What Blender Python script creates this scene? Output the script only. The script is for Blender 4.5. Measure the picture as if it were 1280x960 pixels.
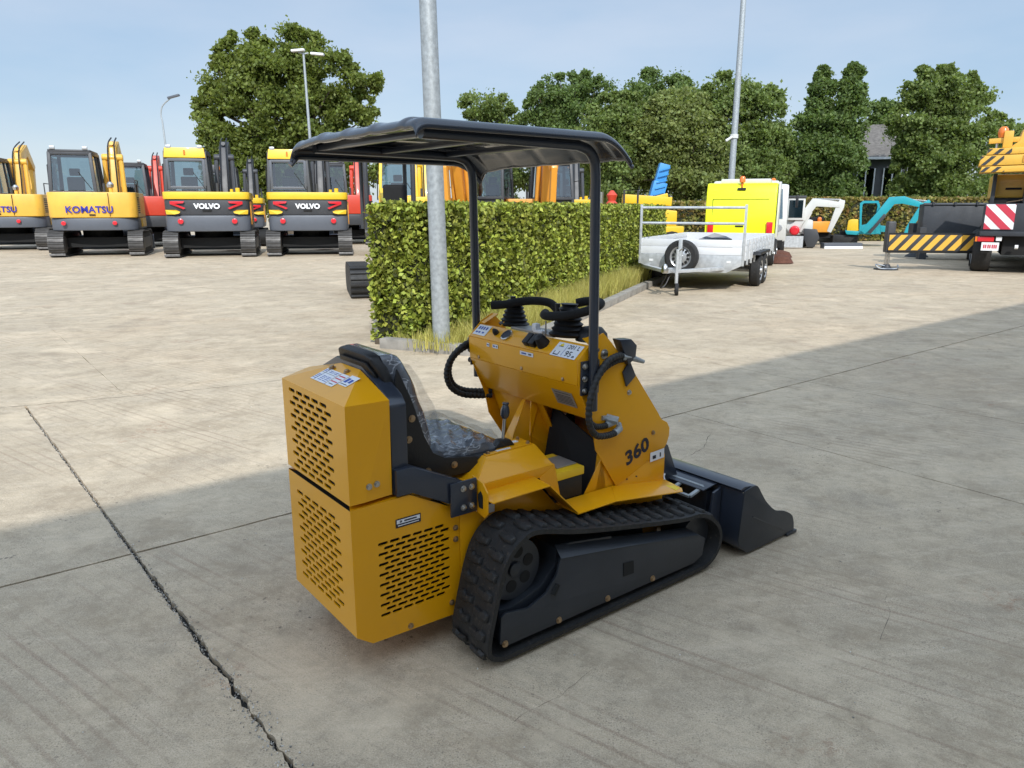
import bpy, bmesh, math, random
import numpy as np
from mathutils import Vector, Matrix, Euler
random.seed(7); RNG = np.random.default_rng(11)
for o in list(bpy.data.objects): bpy.data.objects.remove(o)
S = bpy.context.scene; C = S.collection
R = math.radians; PI = math.pi
# ------------------------------------------------------------------ camera, sky, sun, exposure
cam_d = bpy.data.cameras.new('camera'); cam = bpy.data.objects.new('camera', cam_d); C.objects.link(cam)
cam.location = (0, 0, 1.6); cam.rotation_euler = (R(90 - 13.4), 0, 0)
cam_d.sensor_width = 36; cam_d.lens = 26.02; cam_d.clip_start = .05; cam_d.clip_end = 3000
S.camera = cam
SUN_EL, SUN_AZ = 39, 170          # compass azimuth, clockwise from +Y: the sun stands behind the camera, a little to the right
W_ = bpy.data.worlds.new('World'); S.world = W_; W_.use_nodes = True
nt = W_.node_tree; nt.nodes.clear()
def N(t, ty, **k):
    n = t.nodes.new(ty)
    for a, b in k.items(): setattr(n, a, b)
    return n
sky = N(nt, 'ShaderNodeTexSky', sky_type='NISHITA'); sky.sun_disc = False
sky.sun_elevation = R(SUN_EL); sky.sun_rotation = R(SUN_AZ); sky.air_density = 1.0; sky.dust_density = .5; sky.ozone_density = 1.6
bg = N(nt, 'ShaderNodeBackground'); bg.inputs[1].default_value = .15
wo = N(nt, 'ShaderNodeOutputWorld')
tc = N(nt, 'ShaderNodeTexCoord'); mp = N(nt, 'ShaderNodeMapping'); mp.inputs['Scale'].default_value = (1, 1, 3.2)
ns = N(nt, 'ShaderNodeTexNoise'); ns.inputs['Scale'].default_value = 2.6; ns.inputs['Detail'].default_value = 6; ns.inputs['Roughness'].default_value = .5
rp = N(nt, 'ShaderNodeValToRGB'); rp.color_ramp.elements[0].position = .30; rp.color_ramp.elements[1].position = .72
rp.color_ramp.elements[0].color = (1.20, 1.66, 2.22, 1); rp.color_ramp.elements[1].color = (1.92, 2.12, 2.45, 1)
mx = N(nt, 'ShaderNodeMix', data_type='RGBA'); mx.inputs[0].default_value = .86
SD = Vector((math.sin(R(SUN_AZ)) * math.cos(R(SUN_EL)), math.cos(R(SUN_AZ)) * math.cos(R(SUN_EL)), math.sin(R(SUN_EL))))
dt = N(nt, 'ShaderNodeVectorMath', operation='DOT_PRODUCT'); dt.inputs[1].default_value = SD; hl = N(nt, 'ShaderNodeMapRange'); hl.inputs[1].default_value = -1   # thin haze scatters forward: brighter towards the sun
pw = N(nt, 'ShaderNodeMath', operation='POWER'); pw.inputs[1].default_value = 3; sc_w = N(nt, 'ShaderNodeMath', operation='MULTIPLY_ADD'); sc_w.inputs[1].default_value = 2.6; sc_w.inputs[2].default_value = 1
vm = N(nt, 'ShaderNodeVectorMath', operation='SCALE')
for a, b in ((tc.outputs['Generated'], dt.inputs[0]), (dt.outputs['Value'], hl.inputs[0]), (hl.outputs[0], pw.inputs[0]), (pw.outputs[0], sc_w.inputs[0]), (sc_w.outputs[0], vm.inputs['Scale']), (rp.outputs[0], vm.inputs[0]), (vm.outputs[0], mx.inputs[7]),
             (tc.outputs['Generated'], mp.inputs[0]), (mp.outputs[0], ns.inputs['Vector']), (ns.outputs[0], rp.inputs[0]), 
             (sky.outputs[0], mx.inputs[6]), (mx.outputs[2], bg.inputs[0]), (bg.outputs[0], wo.inputs[0])): nt.links.new(a, b)
sl = bpy.data.lights.new('sun', 'SUN'); sl.energy = 2.0; sl.angle = R(.53); sl.color = (1, .98, .94)
so = bpy.data.objects.new('sun', sl); C.objects.link(so)
sdir = Vector((math.sin(R(SUN_AZ)) * math.cos(R(SUN_EL)), math.cos(R(SUN_AZ)) * math.cos(R(SUN_EL)), math.sin(R(SUN_EL))))
so.rotation_euler = sdir.to_track_quat('Z', 'Y').to_euler(); so.location = (0, -20, 30)
S.view_settings.view_transform = 'Standard'; S.view_settings.look = 'None'
S.view_settings.exposure = 0.9; S.view_settings.gamma = 1
# ------------------------------------------------------------------ materials
def mat(name, col, rough=.5, metal=0, coat=0, noise=0, nscale=8, bump=0, bscale=40, emit=None, alpha=None, spec=.5, col2=None, dirt=0, rand=0, stretch=None):
    m = bpy.data.materials.new(name); m.use_nodes = True; t = m.node_tree; b = t.nodes['Principled BSDF']
    b.inputs['Base Color'].default_value = (*col, 1); b.inputs['Roughness'].default_value = rough; b.inputs['Metallic'].default_value = metal
    b.inputs['Coat Weight'].default_value = coat; b.inputs['Coat Roughness'].default_value = .08; b.inputs['Specular IOR Level'].default_value = spec
    co = N(t, 'ShaderNodeTexCoord'); vec = co.outputs['Object']
    if stretch:
        mm = N(t, 'ShaderNodeMapping'); mm.inputs['Scale'].default_value = stretch; t.links.new(vec, mm.inputs[0]); vec = mm.outputs[0]
    cur = None
    if noise:
        n = N(t, 'ShaderNodeTexNoise'); n.inputs['Scale'].default_value = nscale; n.inputs['Detail'].default_value = 8; t.links.new(vec, n.inputs['Vector'])
        r = N(t, 'ShaderNodeMapRange'); r.inputs[1].default_value = .3; r.inputs[2].default_value = .7; t.links.new(n.outputs[0], r.inputs[0])
        x = N(t, 'ShaderNodeMix', data_type='RGBA'); c2 = col2 or tuple(c * (1 - noise) for c in col)
        x.inputs[6].default_value = (*c2, 1); x.inputs[7].default_value = (*col, 1); t.links.new(r.outputs[0], x.inputs[0]); cur = x.outputs[2]
        rr = N(t, 'ShaderNodeMapRange'); rr.inputs[3].default_value = min(1, rough * 1.25); rr.inputs[4].default_value = rough * .85
        t.links.new(n.outputs[0], rr.inputs[0]); t.links.new(rr.outputs[0], b.inputs['Roughness'])
    if dirt:
        n = N(t, 'ShaderNodeTexNoise'); n.inputs['Scale'].default_value = nscale * 5; n.inputs['Detail'].default_value = 10; n.inputs['Roughness'].default_value = .7
        t.links.new(vec, n.inputs['Vector']); r = N(t, 'ShaderNodeMapRange'); r.inputs[1].default_value = .55; r.inputs[2].default_value = .8; r.inputs[4].default_value = dirt
        t.links.new(n.outputs[0], r.inputs[0]); x = N(t, 'ShaderNodeMix', data_type='RGBA'); x.inputs[6].default_value = (*col, 1); x.inputs[7].default_value = (.16, .13, .10, 1)
        t.links.new(r.outputs[0], x.inputs[0])
        if cur: t.links.new(cur, x.inputs[6])
        cur = x.outputs[2]
    if rand:
        g = N(t, 'ShaderNodeNewGeometry'); hs = N(t, 'ShaderNodeHueSaturation'); hs.inputs['Color'].default_value = (*col, 1)
        v = N(t, 'ShaderNodeMapRange'); v.inputs[3].default_value = 1 - rand; v.inputs[4].default_value = 1 + rand; t.links.new(g.outputs['Random Per Island'], v.inputs[0])
        t.links.new(v.outputs[0], hs.inputs['Value']); h = N(t, 'ShaderNodeMapRange'); h.inputs[3].default_value = .485; h.inputs[4].default_value = .515
        mu = N(t, 'ShaderNodeMath', operation='FRACT'); m2 = N(t, 'ShaderNodeMath', operation='MULTIPLY'); m2.inputs[1].default_value = 7.31
        t.links.new(g.outputs['Random Per Island'], m2.inputs[0]); t.links.new(m2.outputs[0], mu.inputs[0]); t.links.new(mu.outputs[0], h.inputs[0]); t.links.new(h.outputs[0], hs.inputs['Hue'])
        if cur: t.links.new(cur, hs.inputs['Color'])
        cur = hs.outputs[0]
    if cur: t.links.new(cur, b.inputs['Base Color'])
    if bump:
        n = N(t, 'ShaderNodeTexNoise'); n.inputs['Scale'].default_value = bscale; n.inputs['Detail'].default_value = 5; t.links.new(vec, n.inputs['Vector'])
        bp = N(t, 'ShaderNodeBump'); bp.inputs['Strength'].default_value = bump; bp.inputs['Distance'].default_value = .01
        t.links.new(n.outputs[0], bp.inputs['Height']); t.links.new(bp.outputs[0], b.inputs['Normal'])
    if emit: b.inputs['Emission Color'].default_value = (*emit[0], 1); b.inputs['Emission Strength'].default_value = emit[1]
    if alpha is not None: b.inputs['Alpha'].default_value = alpha
    return m
def leafmat(name, col, rand=.35, trans=.35, col2=None):
    m = mat(name, col, rough=.5, rand=rand, noise=.35, nscale=1.2 if not col2 else 3.2, spec=.3, col2=col2); t = m.node_tree; b = t.nodes['Principled BSDF']
    tr = N(t, 'ShaderNodeBsdfTranslucent'); tr.inputs[0].default_value = (col[0] * 1.5, col[1] * 1.5, col[2] * .8, 1)
    ms = N(t, 'ShaderNodeMixShader'); ms.inputs[0].default_value = trans; out = t.nodes['Material Output']
    t.links.new(b.outputs[0], ms.inputs[1]); t.links.new(tr.outputs[0], ms.inputs[2]); t.links.new(ms.outputs[0], out.inputs[0])
    return m
def glassmat(name, tint, a=.35, rough=.03):
    m = bpy.data.materials.new(name); m.use_nodes = True; t = m.node_tree; t.nodes.clear()
    g = N(t, 'ShaderNodeBsdfGlossy'); g.inputs[0].default_value = (1, 1, 1, 1); g.inputs[1].default_value = rough
    tr = N(t, 'ShaderNodeBsdfTransparent'); tr.inputs[0].default_value = (*tint, 1)
    f = N(t, 'ShaderNodeFresnel'); f.inputs[0].default_value = 1.5; ad = N(t, 'ShaderNodeMath', operation='MULTIPLY_ADD'); ad.inputs[1].default_value = .3 if 'film' in name else 1; ad.inputs[2].default_value = a
    ms = N(t, 'ShaderNodeMixShader'); o = N(t, 'ShaderNodeOutputMaterial')
    t.links.new(f.outputs[0], ad.inputs[0]); t.links.new(ad.outputs[0], ms.inputs[0]); t.links.new(tr.outputs[0], ms.inputs[1]); t.links.new(g.outputs[0], ms.inputs[2]); t.links.new(ms.outputs[0], o.inputs[0])
    return m
def concrete(name):
    m = bpy.data.materials.new(name); m.use_nodes = True; t = m.node_tree; b = t.nodes['Principled BSDF']
    g = N(t, 'ShaderNodeNewGeometry'); P = g.outputs['Position']
    def noise(sc, det, ro=.6, rot=None, scale=None, dist=0):
        n = N(t, 'ShaderNodeTexNoise'); n.inputs['Scale'].default_value = sc; n.inputs['Detail'].default_value = det; n.inputs['Roughness'].default_value = ro; n.inputs['Distortion'].default_value = dist
        if rot is not None:
            mm = N(t, 'ShaderNodeMapping', vector_type='TEXTURE'); mm.inputs['Rotation'].default_value = (0, 0, rot); mm.inputs['Scale'].default_value = tuple(1 / q for q in scale); t.links.new(P, mm.inputs[0]); t.links.new(mm.outputs[0], n.inputs['Vector'])
        else: t.links.new(P, n.inputs['Vector'])
        return n.outputs[0]
    def rng(x, a, c, lo=0, hi=1):
        r = N(t, 'ShaderNodeMapRange'); r.inputs[1].default_value = a; r.inputs[2].default_value = c; r.inputs[3].default_value = lo; r.inputs[4].default_value = hi; t.links.new(x, r.inputs[0]); return r.outputs[0]
    def mixc(f, a, c):
        x = N(t, 'ShaderNodeMix', data_type='RGBA')
        t.links.new(f, x.inputs[0])
        for s, i in ((a, 6), (c, 7)):
            if isinstance(s, tuple): x.inputs[i].default_value = (*s, 1)
            else: t.links.new(s, x.inputs[i])
        return x.outputs[2]
    def mul(a, c):
        x = N(t, 'ShaderNodeMath', operation='MULTIPLY'); t.links.new(a, x.inputs[0])
        if isinstance(c, float): x.inputs[1].default_value = c
        else: t.links.new(c, x.inputs[1])
        return x.outputs[0]
    c = mixc(rng(noise(.55, 8), .32, .68), (.385, .335, .25), (.62, .55, .42))
    c = mixc(mul(rng(noise(.33, 5, .6, 0, (1, 1, 1), .5), .50, .66), .5), c, (.52, .40, .265))      # rusty beige areas
    c = mixc(mul(rng(noise(1.7, 10, .7, R(38), (.35, 1, 1)), .45, .66), .62), c, (.31, .28, .225))          # broad wear in the direction of the pour
    c = mixc(mul(rng(noise(9, 10, .78, R(-12), (.25, 1.7, 1), .5), .50, .68), .5), c, (.30, .27, .22))          # trowel strokes
    c = mixc(mul(rng(noise(6, 10, .75, R(8), (.22, 2.0, 1), .3), .50, .70), .6), c, (.70, .64, .52))           # pale drag marks
    c = mixc(mul(rng(noise(.8, 3, .5), .58, .66), mul(rng(noise(3.2, 9, .7, 0, (1, 1, 1), .8), .42, .64), .75)), c, (.22, .195, .155))  # oil stains
    c = mixc(mul(rng(noise(1.1, 2, .5, .7, (1, 1, 1)), .66, .74), mul(rng(noise(14, 5, .7), .5, .66), .55)), c, (.34, .20, .13))      # rust
    wm = N(t, 'ShaderNodeMapping', vector_type='TEXTURE'); wm.inputs['Rotation'].default_value = (0, 0, R(-36)); t.links.new(P, wm.inputs[0])
    wv = N(t, 'ShaderNodeTexWave', bands_direction='Y'); wv.inputs['Scale'].default_value = 4.6; wv.inputs['Distortion'].default_value = 1.1; wv.inputs['Detail'].default_value = 3; wv.inputs['Detail Scale'].default_value = .35; t.links.new(wm.outputs[0], wv.inputs['Vector'])
    c = mixc(mul(mul(rng(wv.outputs['Fac'], .80, .97), rng(noise(4, 6, .7, R(-36), (.15, 1, 1)), .42, .6)), mul(rng(noise(.42, 2, .5), .40, .50), .85)), c, (.28, .21, .155))   # screed lines
    c = mixc(mul(rng(noise(26, 8, .8, R(-38), (.10, 1.5, 1), .1), .52, .66), .45), c, (.27, .24, .195))   # broom grain
    c = mixc(mul(rng(noise(38, 6, .8, R(-38), (.12, 1.5, 1), .1), .55, .68), .4), c, (.74, .67, .55))
    c = mixc(mul(rng(noise(1.6, 2, .4, 0, (1, 1, 1)), .655, .70), mul(rng(noise(18, 6, .8), .5, .6), .8)), c, (.26, .12, .06))   # rust drips
    c = mixc(mul(rng(noise(34, 10, .85), .5, .66), .42), c, (.25, .225, .185))
    c = mixc(mul(rng(noise(48, 8, .85, 0, (1, 1, 1)), .53, .68), .5), c, (.72, .67, .56))
    vo = N(t, 'ShaderNodeTexVoronoi'); vo.inputs['Scale'].default_value = 5.5; t.links.new(P, vo.inputs['Vector'])
    sp = mul(rng(vo.outputs['Distance'], .05, .012), rng(noise(2.3, 2), .56, .60))
    c = mixc(sp, c, (.035, .03, .027))                                                                         # droppings and pits
    v3 = N(t, 'ShaderNodeTexVoronoi'); v3.inputs['Scale'].default_value = 26; t.links.new(P, v3.inputs['Vector'])
    c = mixc(mul(rng(v3.outputs['Distance'], .26, .14), mul(rng(noise(1.9, 2, .4, 1.0, (1, 1, 1)), .60, .645), rng(noise(17, 3), .5, .56))), c, (.05, .045, .04))
    v2 = N(t, 'ShaderNodeTexVoronoi'); v2.inputs['Scale'].default_value = 85; t.links.new(P, v2.inputs['Vector'])
    c = mixc(mul(rng(v2.outputs['Distance'], .34, .12), mul(rng(noise(7, 3), .42, .56), .8)), c, (.15, .135, .11))
    c = mixc(mul(rng(noise(160, 4, .8), .42, .66), .65), c, (.70, .64, .53))                                     # sand grain
    c = mixc(mul(rng(noise(230, 2, .8), .52, .68), .7), c, (.17, .155, .13))
    c = mixc(mul(rng(noise(2.4, 14, .78, 0, (1, 1, 1), .25), .49, .60), .5), c, (.30, .255, .19))
    c = mixc(mul(rng(noise(6.5, 14, .85, 1.1, (1, 1.3, 1), .3), .50, .62), .42), c, (.27, .24, .19))
    c = mixc(mul(rng(noise(1.3, 10, .7, 2.0, (1, 1, 1), .3), .54, .68), .45), c, (.74, .66, .52))
    hs = N(t, 'ShaderNodeMix', data_type='RGBA', blend_type='MULTIPLY'); hs.inputs[0].default_value = 1; hs.inputs[7].default_value = (1, .915, .825, 1); t.links.new(c, hs.inputs[6]); c = hs.outputs[2]
    t.links.new(c, b.inputs['Base Color']); b.inputs['Specular IOR Level'].default_value = .3
    t.links.new(rng(noise(3, 5), .3, .7, .62, .9), b.inputs['Roughness'])
    ad = N(t, 'ShaderNodeMath', operation='ADD'); t.links.new(noise(120, 6, .75), ad.inputs[0]); t.links.new(noise(26, 6, .75, R(-38), (.10, 1.6, 1), .1), ad.inputs[1])
    bp = N(t, 'ShaderNodeBump'); bp.inputs['Strength'].default_value = .35; bp.inputs['Distance'].default_value = .006; t.links.new(ad.outputs[0], bp.inputs['Height']); t.links.new(bp.outputs[0], b.inputs['Normal'])
    return m
M = dict(
 concrete=concrete('concrete'),
 filler_shade=mat('joint_dirt_shade', (.03, .028, .025), .95, noise=.6, nscale=30, bump=.6, bscale=90),  # dirt tone kept near black to add shade to the shallow recess
 crumb=mat('concrete_crumbs', (.42, .40, .36), .9, rand=.7),
 yellow=mat('ochre_paint', (.80, .365, .004), .30, coat=.42, noise=.07, nscale=3, spec=.3, dirt=.10, bump=.015, bscale=220),
 byellow=mat('battery_yellow', (.80, .52, .02), .4),
 navy=mat('navy_paint', (.022, .028, .042), .32, coat=.5, bump=.04, bscale=160),
 navydark=mat('track_frame_paint', (.022, .027, .036), .42, coat=.15, noise=.25, nscale=5, bump=.05, bscale=120),
 canopy=mat('canopy_shell', (.024, .031, .046), .22, coat=.6, noise=.15, nscale=4, bump=.03, bscale=30),
 rubber=mat('black_rubber', (.018, .018, .018), .6, noise=.45, nscale=14, dirt=.55, bump=.25, bscale=70),
 black=mat('black_plastic', (.008, .008, .009), .5, bump=.1, bscale=120),
 foam=mat('black_foam', (.006, .006, .0065), .85, bump=.3, bscale=300),
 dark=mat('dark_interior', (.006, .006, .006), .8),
 bolt=mat('zinc_bolt', (.50, .36, .22), .38, metal=.9, noise=.3, nscale=50),
 steel=mat('bright_steel', (.55, .54, .52), .28, metal=1),
 white=mat('white_label', (.74, .75, .77), .45),
 print=mat('label_print', (.015, .016, .03), .5),
 bluep=mat('blue_print', (.02, .07, .35), .5), redp=mat('red_print', (.55, .04, .07), .5), yelp=mat('yellow_print', (.8, .6, .02), .5),
 silverlab=mat('silver_plate', (.34, .33, .31), .4, metal=.4),
 galv=mat('galvanised_steel', (.42, .45, .46), .5, metal=.35, noise=.35, nscale=22, bump=.05, bscale=60),
 galvt=mat('galvanised_trailer', (.58, .60, .61), .42, metal=.3, noise=.3, nscale=12),
 alu=mat('aluminium_boards', (.74, .75, .76), .45, metal=.1, noise=.08, nscale=4),
 tyre=mat('tyre_rubber', (.014, .014, .014), .75, dirt=.3, nscale=5),
 rim=mat('silver_rim', (.5, .51, .52), .35, metal=.7),
 kyel=mat('excavator_amber', (.80, .45, .06), .42, coat=.2, noise=.14, nscale=2, dirt=.3),
 vyel=mat('excavator_yellow', (.78, .50, .025), .4, coat=.2, noise=.1, nscale=2, dirt=.2),
 oran=mat('excavator_orange', (.72, .30, .03), .42, coat=.2, noise=.1, nscale=2, dirt=.2),
 red=mat('excavator_red', (.60, .055, .025), .42, coat=.2, noise=.12, nscale=2, dirt=.2),
 teal=mat('excavator_teal', (.015, .33, .39), .4, coat=.2, noise=.12, nscale=2, dirt=.1),
 blue=mat('lift_blue', (.04, .27, .62), .42, coat=.2, noise=.12, nscale=2),
 wht=mat('machine_white', (.62, .62, .58), .45, noise=.12, nscale=2, dirt=.25),
 dgrey=mat('machine_grey', (.045, .047, .052), .45, noise=.2, nscale=3, dirt=.25),
 mgrey=mat('counterweight_grey', (.095, .104, .122), .42, noise=.12, nscale=3, dirt=.1),
 trackst=mat('track_steel', (.10, .095, .09), .5, metal=.35, noise=.4, nscale=8, dirt=.5),
 lred=mat('red_lamp', (.65, .02, .03), .25, coat=.5), lora=mat('amber_lamp', (.75, .18, .02), .25, coat=.5),
 kblue=mat('blue_lettering', (.015, .02, .28), .45), wlet=mat('white_lettering', (.82, .82, .82), .45),
 glass=glassmat('cab_glass', (.42, .54, .58), .04), film=glassmat('clear_film', (.95, .96, .965), .0, .22),
 fluo=mat('fluorescent_yellow', (.82, .88, .0), .4, coat=.2, noise=.04, nscale=2),
 brush=mat('sweeper_brush', (.13, .05, .03), .9, noise=.4, nscale=20),
 skip=mat('skip_steel', (.035, .04, .048), .55, noise=.35, nscale=3, dirt=.3),
 bark=mat('bark', (.11, .085, .06), .9, noise=.4, nscale=6, bump=.6, bscale=14),
 oak=leafmat('oak_leaves', (.18, .22, .05), .5, .4), leafa=leafmat('deep_green_leaves', (.145, .205, .062), .5, .4), leafb=leafmat('mid_green_leaves', (.185, .24, .072), .5, .4),
 leafc=leafmat('olive_leaves', (.225, .26, .085), .5, .4), hedge=leafmat('hedge_leaves', (.27, .32, .05), .95, .22, (.20, .21, .04)), hedgeb=leafmat('rust_hedge_leaves', (.20, .23, .06), .6, .3, (.26, .14, .05)),
 hcore=mat('hedge_shade_core', (.022, .024, .010), .95), grass=leafmat('grass_blades', (.50, .46, .14), .4, .3), grassd=leafmat('lawn_blades', (.10, .15, .03), .3),
 soil=mat('soil', (.13, .10, .065), .95, noise=.5, nscale=6, bump=.8, bscale=30),
 kerb=mat('kerb_stone', (.34, .315, .275), .85, noise=.35, nscale=7, dirt=.5, bump=.4, bscale=60),
 wall=mat('cladding', (.74, .72, .68), .6, noise=.08, nscale=1), brick=mat('dark_boarding', (.10, .10, .105), .7, noise=.2, nscale=2),
 rooft=mat('roof_tiles', (.16, .145, .13), .8, noise=.4, nscale=5, bump=.5, bscale=12), frame=mat('white_frame', (.75, .75, .74), .5),
)
def plastic_wrap():
    m = mat('wrapped_vinyl', (.028, .031, .037), .22, coat=.9, bump=.9, bscale=16, stretch=(1, 2.2, 1.6)); t = m.node_tree; b = t.nodes['Principled BSDF']
    co = N(t, 'ShaderNodeTexCoord'); mm = N(t, 'ShaderNodeMapping'); mm.inputs['Scale'].default_value = (1, 2.6, 2); mm.inputs['Rotation'].default_value = (0, 0, .6)
    n = N(t, 'ShaderNodeTexNoise'); n.inputs['Scale'].default_value = 9; n.inputs['Detail'].default_value = 4; n.inputs['Distortion'].default_value = .7
    a = N(t, 'ShaderNodeMath', operation='SUBTRACT'); a.inputs[1].default_value = .5; d = N(t, 'ShaderNodeMath', operation='ABSOLUTE')
    r = N(t, 'ShaderNodeMapRange'); r.inputs[1].default_value = .028; r.inputs[2].default_value = 0
    x = N(t, 'ShaderNodeMix', data_type='RGBA'); x.inputs[6].default_value = (.095, .103, .12, 1); x.inputs[7].default_value = (.38, .40, .44, 1)
    for p, q in ((co.outputs['Object'], mm.inputs[0]), (mm.outputs[0], n.inputs['Vector']), (n.outputs[0], a.inputs[0]), (a.outputs[0], d.inputs[0]), (d.outputs[0], r.inputs[0]), (r.outputs[0], x.inputs[0]), (x.outputs[2], b.inputs['Base Color'])): t.links.new(p, q)
    return m
M['wrap'] = plastic_wrap()
# ------------------------------------------------------------------ mesh helpers
class MB:
    def __init__(s): s.v = []; s.f = []
    def add(s, vs, fs):
        n = len(s.v); s.v += [tuple(v) for v in vs]; s.f += [tuple(i + n for i in f) for f in fs]; return s
    def box(s, c, d, rot=None):
        hx, hy, hz = (k / 2 for k in d); vs = [Vector((x, y, z)) for x in (-hx, hx) for y in (-hy, hy) for z in (-hz, hz)]
        if rot is not None:
            e = Euler(rot).to_matrix(); vs = [e @ v for v in vs]
        vs = [v + Vector(c) for v in vs]
        return s.add(vs, [(0, 1, 3, 2), (4, 6, 7, 5), (0, 4, 5, 1), (2, 3, 7, 6), (0, 2, 6, 4), (1, 5, 7, 3)])
    def bb(s, a, b): return s.box([(a[i] + b[i]) / 2 for i in range(3)], [abs(b[i] - a[i]) for i in range(3)])
    def ext(s, ax, poly, a, b):
        """polygon in the two other axes (in order), extruded along axis ax from a to b"""
        def P(p, t):
            p = list(p); p.insert('xyz'.index(ax), t); return p
        n = len(poly); vs = [P(p, a) for p in poly] + [P(p, b) for p in poly]
        return s.add(vs, [tuple(range(n))[::-1], tuple(range(n, 2 * n))] + [(i, (i + 1) % n, n + (i + 1) % n, n + i) for i in range(n)])
    def slab(s, pts, off):
        """3-D polygon given a thickness vector"""
        n = len(pts); o = Vector(off); vs = [Vector(p) for p in pts] + [Vector(p) + o for p in pts]
        return s.add(vs, [tuple(range(n))[::-1], tuple(range(n, 2 * n))] + [(i, (i + 1) % n, n + (i + 1) % n, n + i) for i in range(n)])
    def tube(s, path, r, n=8, cap=True):
        P = [Vector(p) for p in path]; rs = r if isinstance(r, (list, tuple)) else [r] * len(P); vs = []; fs = []; up = None
        for i, p in enumerate(P):
            t = (P[min(i + 1, len(P) - 1)] - P[max(i - 1, 0)]).normalized()
            if up is None: up = Vector((0, 0, 1)) if abs(t.z) < .9 else Vector((1, 0, 0))
            a = t.cross(up)
            if a.length < 1e-4: a = t.orthogonal()
            a.normalize(); b = a.cross(t).normalized(); up = b
            for k in range(n): vs.append(p + (a * math.cos(2 * PI * k / n) + b * math.sin(2 * PI * k / n)) * rs[i])
        for i in range(len(P) - 1):
            for k in range(n): fs.append((i * n + k, i * n + (k + 1) % n, (i + 1) * n + (k + 1) % n, (i + 1) * n + k))
        if cap: fs += [tuple(range(n))[::-1], tuple(range((len(P) - 1) * n, len(P) * n))]
        return s.add(vs, fs)
    def cyl(s, a, b, r, n=12, r2=None): return s.tube([a, b], [r, r if r2 is None else r2], n)
    def lathe(s, c, ax, prof, n=20, caps=(True, True)):
        """profile of (radius, distance along axis)"""
        A = Vector(ax).normalized(); U = A.orthogonal().normalized(); V = A.cross(U); c = Vector(c); vs = []; fs = []
        for r, h in prof:
            for k in range(n): vs.append(c + A * h + (U * math.cos(2 * PI * k / n) + V * math.sin(2 * PI * k / n)) * r)
        m = len(prof)
        for i in range(m - 1):
            for k in range(n): fs.append((i * n + k, i * n + (k + 1) % n, (i + 1) * n + (k + 1) % n, (i + 1) * n + k))
        if caps[0]: fs.append(tuple(range(n))[::-1])
        if caps[1]: fs.append(tuple(range((m - 1) * n, m * n)))
        return s.add(vs, fs)
    def beam(s, path, w, hs, side=(1, 0, 0)):
        """rectangular-section beam along a path; w = width along side, hs = height(s) across"""
        P = [Vector(p) for p in path]; sd = Vector(side); hs = hs if isinstance(hs, (list, tuple)) else [hs] * len(P); vs = []; fs = []
        for i, p in enumerate(P):
            t = (P[min(i + 1, len(P) - 1)] - P[max(i - 1, 0)]).normalized(); b = sd.cross(t).normalized()
            for a, c in ((-1, -1), (1, -1), (1, 1), (-1, 1)): vs.append(p + sd * (a * w / 2) + b * (c * hs[i] / 2))
        for i in range(len(P) - 1):
            for k in range(4): fs.append((i * 4 + k, i * 4 + (k + 1) % 4, i * 4 + 4 + (k + 1) % 4, i * 4 + 4 + k))
        n = len(P) * 4 - 4; fs += [(3, 2, 1, 0), (n, n + 1, n + 2, n + 3)]
        return s.add(vs, fs)
    def mesh(s, name, m, bevel=0, smooth=False, seg=2):
        me = bpy.data.meshes.new(name); me.from_pydata(s.v, [], s.f); me.materials.append(m)
        bm = bmesh.new(); bm.from_mesh(me); bmesh.ops.recalc_face_normals(bm, faces=bm.faces)
        if bevel:
            es = [e for e in bm.edges if len(e.link_faces) == 2 and e.calc_face_angle(0) > R(28)]
            if es: bmesh.ops.bevel(bm, geom=es, offset=bevel, segments=seg, affect='EDGES', profile=.6, clamp_overlap=True)
        bm.to_mesh(me); bm.free()
        if smooth:
            for p in me.polygons: p.use_smooth = True
            me.set_sharp_from_angle(angle=R(40))
        return me
    def build(s, name, m, parent=None, bevel=0, smooth=False, seg=2):
        if bevel: smooth = True
        o = bpy.data.objects.new(name, s.mesh(name, M[m] if isinstance(m, str) else m, bevel, smooth, seg)); C.objects.link(o)
        if parent: o.parent = parent
        return o
def obj(name, me, parent=None, loc=None, rot=None):
    o = bpy.data.objects.new(name, me); C.objects.link(o)
    if parent: o.parent = parent
    if loc is not None: o.location = loc
    if rot is not None: o.rotation_euler = rot
    return o
def tag(o, label=None, cat=None, group=None, kind=None):
    for k, v in (('label', label), ('category', cat), ('group', group), ('kind', kind)):
        if v: o[k] = v
    return o
def empty(name, loc, rz=0, label=None, cat=None, group=None):
    o = bpy.data.objects.new(name, None); C.objects.link(o); o.location = loc; o.rotation_euler = (0, 0, rz); o.empty_display_size = .2
    return tag(o, label, cat, group)
def copy_tree(o, parent=None):
    c = o.copy(); C.objects.link(c); c.parent = parent
    for ch in list(o.children): copy_tree(ch, c)
    return c
def smoothpath(pts, n=6, closed=False):
    P = [Vector(p) for p in pts]; m = len(P); out = []
    for i in range(m if closed else m - 1):
        a, b, c, d = (P[(i + k) % m] if closed else P[min(max(i + k, 0), m - 1)] for k in (-1, 0, 1, 2))
        for j in range(n):
            t = j / n; out.append(.5 * ((2 * b) + (c - a) * t + (2 * a - 5 * b + 4 * c - d) * t * t + (3 * b - a - 3 * c + d) * t ** 3))
    if not closed: out.append(P[-1])
    return out
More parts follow.
